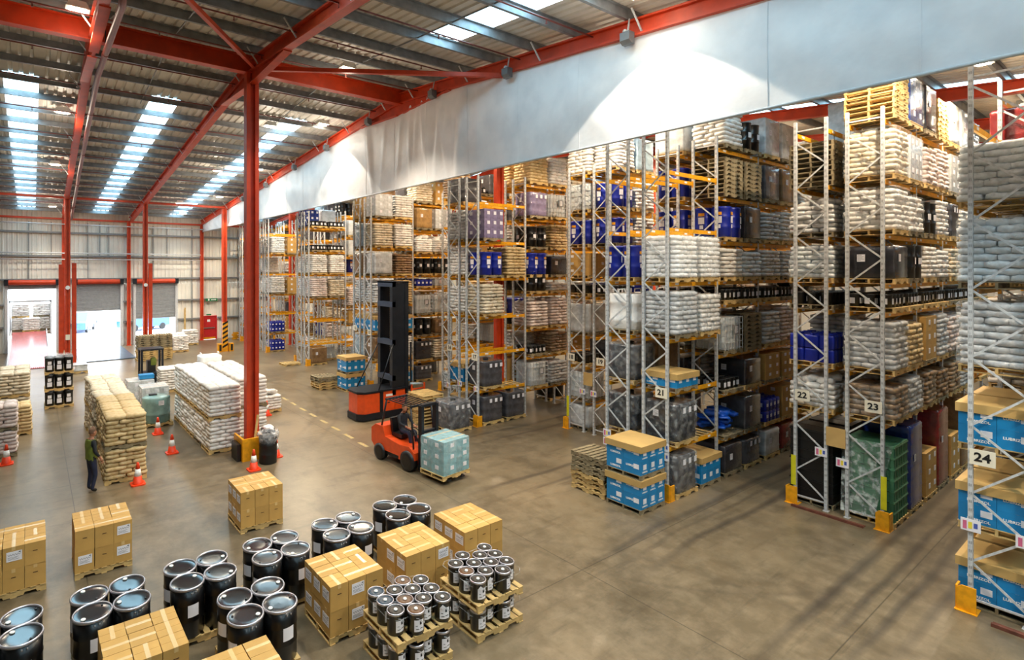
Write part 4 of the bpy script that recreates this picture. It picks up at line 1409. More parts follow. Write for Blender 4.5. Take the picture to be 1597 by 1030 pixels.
    MB().box(-.06, -s * .13 - .014, 0, .16, -s * .13 + .014, .42).build('side_plate', GUARD, g)
    MB().box(-.14, -.15, 0, .18, .15, .01).build('foot_plate', GUARD, g)
    if n in (23, 22, 18):
        MB().box(-.055, -.055, .46, -.045, .055, 1.25).build('hazard_strip', M('hazard_yellow', '#d9d321', .5), t, (x0, face, 0))
    if n in (24, 23, 20):
        r0, r1 = {24: (2.0, 1.0), 23: (6.0, 4.5), 20: (9.8, 8.3)}[n]
        o = tag(MB().bar((x0 - .38, r0, .03), (x0 - .38, r1, .03), .05, .06).box(x0 - .4, min(r0, r1), 0, x0 - .2, max(r0, r1), .012).build('floor_rail', M('rusty_steel', '#7d4a3a', .7, .3, var=.2)), f'low rusty steel rail on the floor across the end of rack {NUMW[n]}', 'rail')
for n in sorted(RACKS, reverse=True):
    build_rack(n)
# ------------------------------------------------------------------ goods on the loading floor
random.seed(3)
CS, CHT = 0.338, 0.42
def carton_mesh():
    def mk():
        a = CS / 2 - .002
        mb = MB().box(-a, -a, 0, a, a, CHT - .004, 0)
        mb.box(-a, -a, CHT - .004, a, -.002, CHT - .001, 0).box(-a, .002, CHT - .004, a, a, CHT - .001, 0)
        return mb.mesh('carton', KRAFT)
    return cached('carton', mk)
def tape_mesh():
    def mk():
        a = CS / 2
        mb = MB().box(-a, -.03, CHT - .001, a, .03, CHT + .0005)
        mb.box(-a - .001, -.03, CHT - .07, -a + .002, .03, CHT).box(a - .002, -.03, CHT - .07, a + .001, .03, CHT)
        return mb.mesh('tape', TAPE)
    return cached('ctape', mk)
def slot_mesh():
    return cached('slot', lambda: MB().cb(0, 0, 0, .075, .004, .014).mesh('hand_slot', M('slot_shadow', '#5a4023', .9)))
def big_label():
    def mk():
        mb = MB().box(-.12, -.003, -.09, .12, 0, .09, 0)
        pts = [(-.10 + .02 * i, .012 if i % 2 else .045) for i in range(11)]
        for (x0, z0), (x1, z1) in zip(pts, pts[1:]):
            mb.bar((x0, -.0035, z0), (x1, -.0035, z1), .001, .005, 1)
        for i, w_ in enumerate((.17, .14, .18)):
            mb.box(-.10, -.004, -.02 - .02 * i, -.10 + w_, -.003, -.015 - .02 * i, 1)
        mb.box(.07, -.004, .055, .10, -.003, .075, 1)
        return mb.mesh('label', [PAPER, INK])
    return cached('blabel', mk)
def carton_block(nm, cx, cy, left_lab, front_lab, where, rows=3):
    """nine-by-two cartons standing on a pallet; every carton is a thing"""
    pallet_thing(f'new wooden pallet under the brown cartons {where}', (cx, cy, 0), group='pallets under brown cartons')
    g = f'brown cartons {where}'
    for k in range(2):
        for i in range(3):
            for j in range(3):
                col_ = ('left', 'middle', 'right')[i]
                row = ('front', 'middle', 'back')[j]
                o = put('carton', carton_mesh(), None, (cx + (i - 1) * (CS + .004) + random.uniform(-.004, .004), cy + (j - 1) * (CS + .004) + random.uniform(-.004, .004), PH + k * CHT), random.uniform(-.012, .012))
                tag(o, f'taped brown carton, {"upper" if k else "lower"} layer, {row} row, {col_} column, {where}', 'carton', g)
                tp = put('tape', tape_mesh(), o, rz=(PI / 2 if random.random() < .4 else 0))
                if i == 0 and (j, k) in left_lab:
                    put('label', big_label(), o, (-CS / 2 - .0, -.0, CHT * .56), -PI / 2)
                if j == 0:
                    if (i, k) in front_lab:
                        put('label', big_label(), o, (0.01, -CS / 2, CHT * .58))
                    else:
                        put('hand_slot', slot_mesh(), o, (.0, -CS / 2, CHT * .62))
ALL = [(j, k) for j in range(3) for k in range(2)]
carton_block('A', -0.29, 13.18, [], [(1, 1)], 'at the far left edge')
carton_block('B', 1.21, 13.18, [], [(0, 0), (2, 0), (2, 1)], 'standing alone left of the drum rows')
carton_block('C', 4.51, 13.18, ALL, [], 'in front of the red column')
carton_block('D', 1.29, 8.53, [], [], 'before the leftmost drum groups')
carton_block('E', 4.53, 8.59, ALL, [(1, 0), (1, 1)], 'left of the shorter pail stack')
carton_block('F', 6.08, 8.66, [(0, 1), (1, 1), (0, 0), (1, 0)], [(2, 1)], 'behind the pail stacks')
carton_block('G', 7.55, 8.74, ALL, [], 'rightmost of the loading floor')
carton_block('H', 2.23, 7.06, [], [], 'at the lower edge between the drums')

# steel drums: body, lid, clamp ring, two bungs, label
DR, DH = 0.262, 0.83
def drum_parts():
    body = cached('drum_body', lambda: MB().lathe([(DR * .97, 0), (DR, .012), (DR, .25), (DR * 1.025, .268), (DR * 1.025, .287), (DR, .305), (DR, .52), (DR * 1.025, .538), (DR * 1.025, .557), (DR, .575), (DR, DH - .03)], 28).mesh('drum_body', DRUM))
    lid = cached('drum_lid', lambda: MB().lathe([(DR * .98, DH - .03), (DR * .965, DH - .014), (DR * .94, DH - .0155), (DR * .5, DH - .0185), (.001, DH - .0195)], 28, cap=False).mesh('drum_lid', DRUMLID))
    ring = cached('clamp_ring', lambda: MB().lathe([(DR, DH - .04), (DR * 1.045, DH - .036), (DR * 1.055, DH - .015), (DR * 1.03, DH + .004), (DR * .965, DH + .003), (DR * .955, DH - .014)], 28, cap=False).mesh('clamp_ring', RIM))
    bung = cached('bung', lambda: MB().lathe([(.036, 0), (.036, .014), (.028, .02)], 12).mesh('bung', BUNG))
    sbung = cached('small_bung', lambda: MB().lathe([(.016, 0), (.016, .01)], 10).mesh('small_bung', PLASTIC))
    bolt = cached('ring_bolt', lambda: MB().lathe([(.011, -.012), (.011, .012)], 8).mesh('ring_bolt', RIM))
    def lab():
        mb = MB(); n = 5
        for i in range(n + 1):
            a = -PI / 2 - .33 + .66 * i / n
            for z in (.36, .56):
                mb.v.append((DR * 1.028 * math.cos(a), DR * 1.028 * math.sin(a), z))
        for i in range(n):
            mb.face((2 * i, 2 * i + 2, 2 * i + 3, 2 * i + 1), 0, True)
        return mb.mesh('label', PAPER)
    return body, lid, ring, bung, sbung, bolt, cached('drumlabel', lab)
def drum(x, y, z, label, group, bung_a=0.6, lab_a=None):
    body, lid, ring, bung, sbung, bolt, lab = drum_parts()
    t = thing('steel_drum', label, 'drum', (x, y, z), 0, group)
    put('drum_body', body, t); put('drum_lid', lid, t); put('clamp_ring', ring, t)
    put('bung', bung, t, (DR * .70 * math.cos(bung_a), DR * .70 * math.sin(bung_a), DH - .016))
    put('small_bung', sbung, t, (-DR * .74 * math.cos(bung_a), -DR * .74 * math.sin(bung_a), DH - .014))
    for da in (-.12, .12):
        a = -PI / 2 + .15 + da
        put('ring_bolt', bolt, t, (DR * 1.05 * math.cos(a), DR * 1.05 * math.sin(a), DH - .075))
    if lab_a is not None:
        put('label', lab, t, rz=lab_a)
GR = (('g1', -0.40, 9.85, 'cut off by the left frame edge'), ('g2', 1.03, 9.87, 'leftmost of the full groups'), ('g3', 2.41, 9.90, 'second full group from the left'), ('g4', 2.93, 8.47, 'nearest the lower edge'),
      ('g5', 3.79, 9.89, 'behind the left carton block'), ('g6', 5.21, 9.92, 'fourth along the back drum row'), ('g7', 6.69, 9.96, 'last along the back drum row'))
for gi, (nm, cx, cy, where) in enumerate(GR):
    pallet_thing(f'wooden pallet under the four black drums {where}', (cx, cy, 0), group='pallets under black drums')
    for i in (-1, 1):
        for j in (-1, 1):
            drum(cx + i * .272, cy + j * .268, PH, f'glossy black steel drum, {"front" if j < 0 else "back"} {"left" if i < 0 else "right"} of the four {where}', 'black steel drums in fours', random.Random(gi * 9 + i * 3 + j).uniform(0, 6.28) if gi else (2.2 if j < 0 else 3.6),
                 (.15 if (gi, i, j) in ((2, -1, -1), (1, -1, -1), (3, 1, -1), (4, 1, -1), (5, 1, -1), (0, 1, -1)) else -1.1 if i < 0 else None))

# small pails, two layers, strapped
PR, PHH = 0.133, 0.355
def pail_parts():
    body = cached('pail_body', lambda: MB().lathe([(PR * .93, 0), (PR * .96, .008), (PR, .31), (PR * 1.03, .315)], 22).mesh('pail_body', DRUM))
    lid = cached('pail_lid', lambda: MB().lathe([(PR * .97, .335), (PR * .95, .327), (PR * .5, .33), (.001, .331)], 22, cap=False).mesh('pail_lid', M('pail_lid_black', '#16120f', .42, var=.2, orand=.2)))
    rim = cached('pail_rim', lambda: MB().lathe([(PR * 1.0, .306), (PR * 1.06, .31), (PR * 1.06, .332), (PR * 1.0, .344), (PR * .95, .34), (PR * .94, .328)], 22, cap=False).mesh('pail_rim', RIM))
    cap = cached('pail_cap', lambda: MB().lathe([(.03, 0), (.032, .012), (.022, .024)], 12).mesh('pail_cap', BUNG))
    bail = cached('wire_handle', lambda: MB().tube([(PR * 1.02 * math.cos(a), PR * 1.02 * math.sin(a), .27 - .14 * math.sin((a + PI) / PI * PI) ** 2) for a in [-PI + PI * i / 10 for i in range(11)]], .004, 5).mesh('wire_handle', GALV))
    def lab():
        mb = MB(); n = 5
        for i in range(n + 1):
            a = -PI / 2 - .62 + 1.24 * i / n
            for z in (.06, .235):
                mb.v.append((PR * 1.0 * math.cos(a), PR * 1.0 * math.sin(a), z))
        for i in range(n):
            mb.face((2 * i, 2 * i + 2, 2 * i + 3, 2 * i + 1), 0, True)
        for a, z, w_, h_ in ((-1.9, .15, .03, .006), (-1.5, .19, .006, .05), (-1.44, .185, .006, .035), (-1.38, .19, .006, .05), (-1.32, .18, .006, .03), (-1.3, .11, .05, .008), (-1.8, .10, .05, .006)):
            c, s = math.cos(a), math.sin(a)
            mb.bar((PR * 1.004 * c - s * w_ / 2, PR * 1.004 * s + c * w_ / 2, z), (PR * 1.004 * c + s * w_ / 2, PR * 1.004 * s - c * w_ / 2, z), .003, h_, 1)
        return mb.mesh('label', [PAPER, BLACKINK])
    dia = cached('hazard_diamond', lambda: MB().prism([(-.04, 0), (0, -.04), (.04, 0), (0, .04)], 'y', -.004, 0, 0).mesh('hazard_diamond', PAPER))
    return body, lid, rim, cap, bail, cached('paillabel', lab), dia
LIDC = [M('pail_lid_blue', '#22394c', .38, var=.2), M('pail_lid_tan', '#5d3d22', .4, var=.25)]
def pail(x, y, z, label, group, lid_m=None, lab_a=0.0, dm=False):
    body, lid, rim, cap, bail, lab, dia = pail_parts()
    t = thing('pail', label, 'pail', (x, y, z), 0, group)
    put('pail_body', body, t); put('pail_lid', lid, t, mats=[lid_m] if lid_m else None); put('pail_rim', rim, t); put('pail_cap', cap, t, (0, 0, .33))
    put('wire_handle', bail, t, rz=lab_a + 1.2)
    put('label', lab, t, rz=lab_a)
    if dm:
        a = -PI / 2 - .25 + lab_a
        put('hazard_diamond', dia, t, (PR * 1.02 * math.cos(a), PR * 1.02 * math.sin(a), .245), a + PI / 2)
def pail_stack(cx, cy, tops, low, where, lids, DT):
    pallet_thing(f'bottom pallet of the strapped pail stack {where}', (cx, cy, 0), 1.05, 1.03, 'pallets in the pail stacks')
    z2 = PH + PHH + .01
    pallet_thing(f'upper pallet between the two pail layers {where}', (cx, cy, z2), 1.05, 1.03, 'pallets in the pail stacks')
    for li, (z, pts) in enumerate(((PH, low), (z2 + PH, tops))):
        for c, (x, ys) in enumerate(pts):
            for r, y in enumerate(ys):
                ra = random.uniform(-.5, .4)
                pail(x, y, z, f'small black pail, {"upper" if li else "lower"} layer, {ORD[c]} column, {ORD[r]} row, of the stack {where}', f'black pails in the stack {where}', LIDC[lids[(c, r)]] if li and (c, r) in lids else None, ra, (li, c, r) in DT)
    for z in (PH + .25, z2 + PH + .25):
        x0, x1 = tops[0][0] - PR * 1.1, tops[-1][0] + PR * 1.1
        y0, y1 = min(tops[0][1]) - PR * 1.05, max(tops[0][1] + tops[1][1]) + PR * 1.1
        o = MB().tube([(x0, y0 + .14, z), (x0, y1 - .1, z + .01), (x0 + .12, y1, z), (x1 - .1, y1, z), (x1, y1 - .14, z), (x1, y0 + .1, z), (x1 - .12, y0 - .02, z - .01), (x0 + .1, y0, z), (x0, y0 + .14, z)], .006, 5).build('strap', FILM)
        tag(o, f'clear strap around the {"upper" if z > .6 else "lower"} pails of the stack {where}', 'strap', 'straps around pails')
T1 = [(4.59, (7.0, 7.3, 7.58)), (4.86, (6.84, 7.14, 7.44)), (5.12, (7.0, 7.3, 7.59)), (5.385, (6.85, 7.14, 7.44))]
L1 = [(4.58, (6.95, 7.26, 7.55)), (4.86, (6.84, 7.14, 7.44)), (5.12, (6.98, 7.3, 7.58)), (5.38, (6.86, 7.16, 7.46))]
T2 = [(6.19, (6.90, 7.20, 7.49)), (6.47, (7.02, 7.32, 7.63)), (6.74, (6.87, 7.17, 7.46)), (7.0, (7.04, 7.33, 7.62))]
pail_stack(4.97, 7.23, T1, L1, 'at the lower middle', {(0, 2): 0, (0, 1): 0, (1, 1): 1, (2, 2): 1, (1, 0): 1}, {(1, 3, 0)})
pail_stack(6.57, 7.24, T2, T2, 'beside the open floor', {(0, 1): 1}, {(1, 0, 0), (1, 1, 0)})

def floor_load(kind, color, label, x, y, h, near=1, seed=0, z=0, rz=0):
    return load(kind, color, label, (x, y, z), h, near, seed, rz, None, True)
# two-high rows of sacks at the left
for i in range(7):
    y = 18.22 + 1.08 * i
    for k in range(2):
        pos = f'{"upper" if k else "lower"} of the two-high tan row, {ORD[i]} from the person'
        floor_load('sack', 'tan' if i < 3 else 'cream', f'tan paper sacks on a pallet, {pos}', 2.27 + .02 * (i % 3 - 1), y, .97, 1 if i < 5 else 0, 40 + i * 2 + k, k * .97)
for i in range(5):
    for k in range(2):
        floor_load('sack', 'pure' if i else 'white', f'white sacks on a pallet, {"upper" if k else "lower"} tier of the white block, {ORD[i]} row from the column', 5.38, 19.2 + 1.1 * i, 1.12, 1 if i < 4 else 0, 60 + i * 2 + k, k * 1.12)
        if i < 4:
            floor_load('sack', 'white', f'white sacks on a pallet, {"upper" if k else "lower"} tier behind the white block, {ORD[i]} row', 6.62, 20.1 + 1.1 * i, 1.12, 1 if i < 2 else 0, 80 + i * 2 + k, k * 1.12)
for i, (x, y, z) in enumerate(((6.5, 25.2, 0), (7.6, 25.0, 0), (7.45, 26.6, 0), (6.9, 26.6, 0.95))):
    floor_load('bag' if i != 1 else 'dome', None if i != 1 else 'pure', f'bright white bulk bag behind the white sack block, {ORD[i]} from the left', x, y, 1.3, 0, 100 + i, z)
floor_load('dome', 'white', 'low heap of white sacks on a dark pallet right of the red column', 8.4, 23.2, .95, 1, 111)
t = thing('wrapped_barrel', 'pale teal film-wrapped round barrel on a pallet between the sack rows', 'barrel', (4.08, 23.7, 0))
put('pallet', pallet_mesh(1.1, 1.0, WOOD), t)
MB().lathe([(.5, 0), (.52, .04), (.515, .3), (.53, .32), (.515, .36), (.52, .7), (.52, .95), (.47, 1.0), (.2, 1.02)], 24).build('barrel_body', M('wrapped_teal_pale', '#7fa39f', .25, var=.12, scale=4, coat=.5, bump=.3), t, (0, 0, PH))
MB().pillow(-.1, .1, 1.17, .3, .2, .08).build('black_bag', PLASTIC, t)
put('label', label_mesh(.2, .18), t, (.1, -.525, PH + .8))
floor_load('carton', 'white', 'film-wrapped white cartons on a pallet behind the teal barrel', 4.25, 25.3, 1.25, 1, 120)
floor_load('carton', 'white', 'film-wrapped cartons with a bright blue box on top behind the teal barrel', 3.95, 26.9, 1.3, 1, 121)
tag(MB().box(-.3, -.2, 0, .3, .2, .18).box(-.31, -.21, .13, .31, .21, .15).build('blue_box', BLUECTN, None, (4.2, 26.8, 1.31)), 'bright blue box lying on the wrapped cartons', 'box')
floor_load('sack', 'white', 'white sacks on a pallet standing alone in front of the small dark truck', 5.75, 29.8, 1.2, 1, 122)
# black pails three high
for k in range(3):
    t = thing('pail_pallet', f'black pails with white labels, {("bottom", "middle", "top")[k]} tier of the three-high stack by the ramp', 'pail pallet', (1.0, 29.4, k * .75), 0, 'three-high black pail stack')
    put('pallet', pallet_mesh(1.1, 1.0, WOOD), t)
    me = cached('midpail', lambda: MB().lathe([(.16, 0), (.172, .52), (.178, .53), (.178, .6), (.15, .61)], 16).bar((-.09, -.172, .2), (.09, -.172, .2), .006, .2, 1).bar((-.07, -.175, .40), (.07, -.175, .40), .006, .14, 1).mesh('pail', [PLASTIC, PAPER]))
    for i in range(3):
        for j in range(3):
            put('pail', me, t, (-.36 + .36 * i, -.33 + .33 * j, PH))
    if k == 2:
        MB().box(-.54, -.5, .62, .54, .5, .65).pillow(0, 0, .69, .9, .8, .08).build('top_sheet', FILM, t, (0, 0, PH))
floor_load('sack', 'pink', 'pinkish white sacks on a pallet, nearest of the piles at the left edge, lower tier', -.95, 22.75, .85, 1, 130)
floor_load('sack', 'pink', 'pinkish white sacks on a pallet, nearest of the piles at the left edge, upper tier', -.95, 22.75, .85, 1, 131, .85)
floor_load('sack', 'tan', 'cream sacks with a white top sheet, second pile at the left edge', -.55, 25.4, 1.1, 1, 132)
for i in range(2):
    for k in range(2):
        floor_load('sack', 'cream', f'cream sacks on a pallet, {"upper" if k else "lower"} tier, {ORD[2 + i]} pile from the front at the left edge', -.62, 27.6 + 1.3 * i, 1.0, 0, 134 + i * 2 + k, k * 1.0)
# empty pallets in stacks on the floor
def floor_stack(n, x, y, where, old, rz=0):
    for k in range(n):
        nm = 'topmost' if k == n - 1 else 'bottom one' if k == 0 else (ORD[k] if k < len(ORD) else 'last but one') + ' from bottom'
        o = put('wooden_pallet', pallet_mesh(1.1, 1.0, OLDWOOD if old and k > n * .4 else WOOD), None, (x + random.uniform(-.03, .03), y + random.uniform(-.03, .03), k * PH), rz + random.uniform(-.03, .03))
        tag(o, f'empty pallet, {nm}, in the stack {where}', 'pallet', f'pallet stack {where}')
floor_stack(8, 13.1, 9.55, 'beside the double blue carton stack', True, PI / 2)
floor_stack(9, 13.15, 17.85, 'behind the loose wrapped tote', False, PI / 2)
floor_stack(13, 6.35, 40.7, 'in front of the right roller door', True)
floor_stack(13, 7.45, 40.9, 'beside the tall stack at the roller door', True)
floor_stack(5, 6.6, 31.9, 'behind the small dark truck', False)
floor_stack(5, 12.55, 25.9, 'left of the far blue carton stack', True)
floor_stack(1, 13.7, 33.4, 'lying alone on the floor by rack nine', True)
for i, (x, y, k, c) in enumerate(((8.0, 43.9, 0, 'white'), (9.15, 43.7, 0, 'white'), (8.4, 45.1, 1, 'pure'), (10.7, 47.2, 0, 'white'), (9.3, 45.4, 0, 'white'))):
    floor_load('sack', c, f'white sacks on a pallet inside the roller doors, {ORD[i]} from the pallet stack', x, y, 1.2, 0, 150 + i)
# blue cartons double stacks
for i, (x, y, where, nr) in enumerate(((13.08, 8.40, 'in front of rack twenty-one', 2), (13.55, 24.85, 'in front of rack thirteen', 1))):
    for k in range(2):
        load('blue', None, f'blue cartons under a board cap, {"upper" if k else "lower"} of the double stack {where}', (x, y, k * (PH + .735)), 1.0, nr, 170 + i * 2 + k, 0, 'double stacks of blue cartons')
load('tote', 'grey', 'loose grey film-wrapped tote on a pallet at the mouth of aisle 17', (13.4, 16.4, 0), 1.12, 1, 175)

# traffic cones
def cone(x, y, where):
    t = thing('traffic_cone', f'orange traffic cone with a white sleeve {where}', 'cone', (x, y, 0), 0, 'orange traffic cones')
    MB().prism([(-.19, -.14), (-.14, -.19), (.14, -.19), (.19, -.14), (.19, .14), (.14, .19), (-.14, .19), (-.19, .14)], 'z', 0, .035).build('cone_base', CONE, t)
    MB().lathe([(.145, .03), (.135, .05), (.10, .25)], 16).build('cone_skirt', CONE, t)
    MB().lathe([(.101, .25), (.066, .45)], 16).build('white_sleeve', WHITE, t)
    MB().lathe([(.066, .45), (.032, .62), (.02, .63)], 16).build('cone_tip', CONE, t)
for x, y, wh in ((3.88, 22.2, 'beside the teal barrel'), (3.87, 19.64, 'on open floor right of the tan sacks'), (2.5, 17.35, 'at the front of the tan sack row'), (-.67, 21.5, 'before the left edge sack piles'),
                 (5.62, 16.55, 'against the red column guard'), (8.16, 22.4, 'before the low white sack heap'), (6.62, 17.3, 'hidden behind the black bin'), (-.75, 24.2, 'among the left edge sack piles')):
    cone(x, y, wh)
# guard and clutter at the ridge column
t = thing('column_guard', 'yellow steel guard plates around the foot of the red column', 'guard', (6.02, 18.0, 0))
for x0, y0, x1, y1 in ((-.48, -.62, .2, -.56), (-.48, -.56, -.42, .3), (.2, -.62, .26, .1)):
    MB().box(x0, y0, 0, x1, y1, .72).build('guard_plate', GUARD, t)
MB().box(-.62, -.5, 0, -.5, .1, .55).build('rubber_block', PLASTIC, t)
tag(MB().bar((-.1, -.42, .02), (.16, -.2, 1.35), .07, .03).build('timber_plank', WOOD, None, (6.02, 17.98, 0)), 'pale timber plank leaning against the red column', 'plank')
t = thing('waste_bin', 'black drum bin with a clear liner beside the red column', 'bin', (6.22, 16.95, 0))
MB().lathe([(.27, 0), (.28, .02), (.28, .28), (.29, .3), (.28, .32), (.28, .56), (.29, .58), (.28, .6), (.28, .85)], 24).build('bin_drum', PLASTIC, t)
def liner():
    rnd = random.Random(8)
    mb = MB(); n = 26
    for j, (r, z) in enumerate(((.285, .66), (.31, .8), (.34, .92), (.30, 1.0), (.22, .95), (.16, .88))):
        for k in range(n):
            a = 2 * PI * k / n
            rr = r * (1 + rnd.uniform(-.1, .1))
            mb.v.append((rr * math.cos(a), rr * math.sin(a), z + rnd.uniform(-.035, .035)))
    for j in range(5):
        for k in range(n):
            mb.face((j * n + k, j * n + (k + 1) % n, (j + 1) * n + (k + 1) % n, (j + 1) * n + k), 0, True)
    return mb
liner().build('bin_liner', film_mat('liner_film', '#c9ccd0', .55), t)
t = thing('small_bin', 'small black bin with white rubbish behind the red column', 'bin', (6.75, 18.4, 0))
MB().lathe([(.2, 0), (.24, .62), (.25, .66), (.22, .66)], 16).build('bin_body', PLASTIC, t)
MB().pillow(0, 0, .68, .34, .3, .14, 0, 0, 6, 5, random.Random(2)).build('rubbish', SACKM['pure'], t)
# striped guard at the far column
t = thing('column_guard', 'tall yellow and black striped guard on the column by the far wall', 'guard', (11.93, 41.62, 0))
MB().box(-.2, -.09, 0, .2, .09, 2.2).build('guard_board', GUARD, t)
for i in range(6):
    z = .25 + i * .34
    MB().prism([(-.2, z), (.2, z + .22), (.2, z + .38), (-.2, z + .16)], 'y', -.095, -.088).build('black_stripe', PLASTIC, t)
for sx in (-1, 1):
    MB().box(sx * .42 - .16, -.25, 0, sx * .42 + .16, .12, .62).build('base_block', GUARD, t)
    MB().box(sx * .42 - .06, -.26, .08, sx * .42 + .1, -.245, .55).build('black_stripe', PLASTIC, t)

# ------------------------------------------------------------------ dock: ramp, mat, trailer, yard
RAMPM = M('ramp_red_paint', '#b8443f', .35, .2, var=.15, scale=5, coat=.3)
t = thing('loading_ramp', 'red ribbed steel ramp rising to the open trailer', 'ramp', (-.15, 40.9, 0))
x0, x1 = -1.05, 1.0
MB().prism([(0, .02), (0, .06), (8.7, 1.5), (8.7, 1.2)], 'x', x0, x1).build('ramp_deck', RAMPM, t)
for i in range(20):
    x = x0 + .08 + i * (x1 - x0 - .16) / 19
    MB().bar((x, .05, .085), (x, 8.65, 1.515), .045, .035).build('ramp_rib', RAMPM, t)
for x in (x0 - .05, x1 + .05):
    MB().bar((x, 0, .12), (x, 8.7, 1.62), .05, .16).build('ramp_curb', M('ramp_curb', '#cfd3d8', .4, .3), t)
for x in (x0 + .2, x1 - .2):
    MB().box(x - .06, 5.4, 0, x + .06, 5.55, .9).build('ramp_leg', RAMPM, t)
t = thing('truck_trailer', 'white box trailer backed up to the left roller door', 'trailer', (-.1, 50.1, 0))
TW = M('trailer_white', '#dcdfe2', .4, var=.04)
MB().box(-1.28, 0, 1.25, 1.28, 11, 1.42).build('trailer_floor', M('trailer_floor', '#8a7a66', .7), t)
for x in (-1.3, 1.26):
    MB().box(x, 0, 1.3, x + .04, 11, 3.75).build('side_wall', TW, t)
MB().box(-1.3, 0, 3.7, 1.3, 11, 3.76).build('trailer_roof', film_mat('translucent_roof', '#e8ecee', .3), t)
MB().box(-1.3, 10.95, 1.3, 1.3, 11, 3.76).build('front_wall', TW, t)
mb = MB().box(-1.34, -.06, 1.2, -1.24, .06, 3.82).box(1.24, -.06, 1.2, 1.34, .06, 3.82).box(-1.34, -.06, 3.72, 1.34, .06, 3.84).build('door_frame', GALV, t)
for y in (2.0, 3.2, 8.2):
    for x in (-.7, .7):
        MB().lathe([(.5, -.14), (.5, .14)], 20).build('wheel', PLASTIC, t, (x + (.25 if x > 0 else -.25), y, .5)).rotation_euler = (0, PI / 2, 0)
for i, (x, y, k) in enumerate(((-.72, 51.6, 0), (.62, 51.8, 0), (-.05, 50.9, 0), (-.72, 52.9, 0), (.62, 52.9, 0))):
    n = 2 if i in (0, 1) else 1
    for q in range(n):
        floor_load('sack', 'white', f'white sacks inside the trailer, {("left pile", "right pile", "single centre pallet by the doors", "left back pile", "right back pile")[i]}{", upper" if q else ""}', x, y, 1.05, 0, 190 + i * 2 + q, 1.42 + q * 1.05)
MATM = M('dock_mat', '#23435a', .5, .1, var=.12, scale=2, coat=.2)
t = thing('dock_leveller', 'flat blue-grey steel dock plate inside the middle roller door', 'dock plate', (4.25, 45.4, 0))
MB().prism([(-1.75, -3.6), (1.72, -3.4), (1.62, 3.9), (-1.55, 3.9)], 'z', .004, .05).build('plate_deck', MATM, t)
for i in range(9):
    MB().box(-1.5, -3.1 + i * .8, .05, 1.5, -3.06 + i * .8, .056).build('tread_bar', MATM, t)
# leaning boards and debris at the left edge, low stack by the ramp
for i, (x, c) in enumerate(((-1.75, 'tarpaulin_teal'), (-1.5, 'hardboard'))):
    m = M(c, '#6f9a9a' if i == 0 else '#c9a877', .7)
    tag(MB().bar((x - .5, 40.2 + i * .2, .02), (x - .9, 40.2 + i * .2, 2.4 - i * .3), 1.2, .05, up=(1, 0, 0)).build('leaning_board', m), f'{("grey-green", "tan")[i]} sheet leaning at the left edge by the ramp', 'board')
floor_load('sack', 'white', 'low pallet of white sacks right of the ramp', 1.35, 37.6, .7, 0, 201)
floor_load('wrap', 'white', 'low white wrapped bundle beside the dock plate', 2.2, 38.2, .5, 0, 202)
tag(MB().box(-.6, -.35, 0, .6, .35, .02).build('board_sheet', KRAFT, None, (10.4, 40.0, 0)), 'flat brown board lying on the floor near the far column', 'board')
tag(MB().box(-.05, -.06, 0, .05, .06, 2.9).box(-.09, -.04, .1, -.05, .04, 2.8).build('timber_post', WOOD, None, (10.75, 49.2, 0)), 'tall timber posts leaning by the right roller door', 'post')
t = thing('beam_stack', 'stack of spare yellow rack beams beyond the fire door', 'stack', (15.7, 48.3, 0))
for k in range(4):
    for j in range(3):
        put('beam', beam_mesh(2.4), t, (-1.2 + .1 * (k % 2), -.2 + j * .2, .13 + k * .16))
# vehicles out in the yard
def van(x, y, rz, colr, label):
    t = thing('van', label, 'van', (x, y, -.06), rz)
    pm = M('van_' + colr, {'blue': '#3e6ea8', 'white': '#e8eaec', 'red': '#8e2434'}[colr], .3, coat=.5)
    MB().prism([(-2.3, .35), (-2.35, 1.0), (-2.1, 1.2), (-1.3, 2.0), (2.3, 2.1), (2.35, .35)], 'y', -.95, .95).build('van_body', pm, t)
    MB().prism([(-2.06, 1.22), (-1.36, 1.92), (-1.3, 1.92), (-1.98, 1.22)], 'y', -.8, .8).build('windscreen', DARK, t)
    for s in (-1, 1):
        MB().prism([(-1.7, 1.25), (-1.25, 1.85), (-.6, 1.85), (-.6, 1.25)], 'y', s * .955 - .01, s * .955 + .01).build('side_window', DARK, t)
    for wx in (-1.5, 1.5):
        for s in (-1, 1):
            MB().lathe([(.33, -.1), (.33, .1)], 16).build('wheel', PLASTIC, t, (wx, s * .88, .33)).rotation_euler = (PI / 2, 0, 0)
van(9.5, 62, .4, 'blue', 'blue van parked in the yard beyond the right roller door')
van(4.8, 72, 1.2, 'white', 'white van parked far out in the yard')
van(4.0, 64, 1.3, 'blue', 'blue van parked in the yard right of the trailer')
van(-4.2, 58, 1.57, 'red', 'dark red van standing in the yard left of the trailer')
# faded yellow dashes on the main aisle floor
YP = M('worn_yellow_paint', '#b49a58', .6, var=.25, scale=14, hex2='#94866a')
for i in range(12):
    y = 16.4 + i * 1.15
    x = 9.62 - .0 + .09 * (y - 17) * .45
    struct(MB().box(x - .07, y, .001, x + .07, y + .62, .003).build('floor_marking', YP))
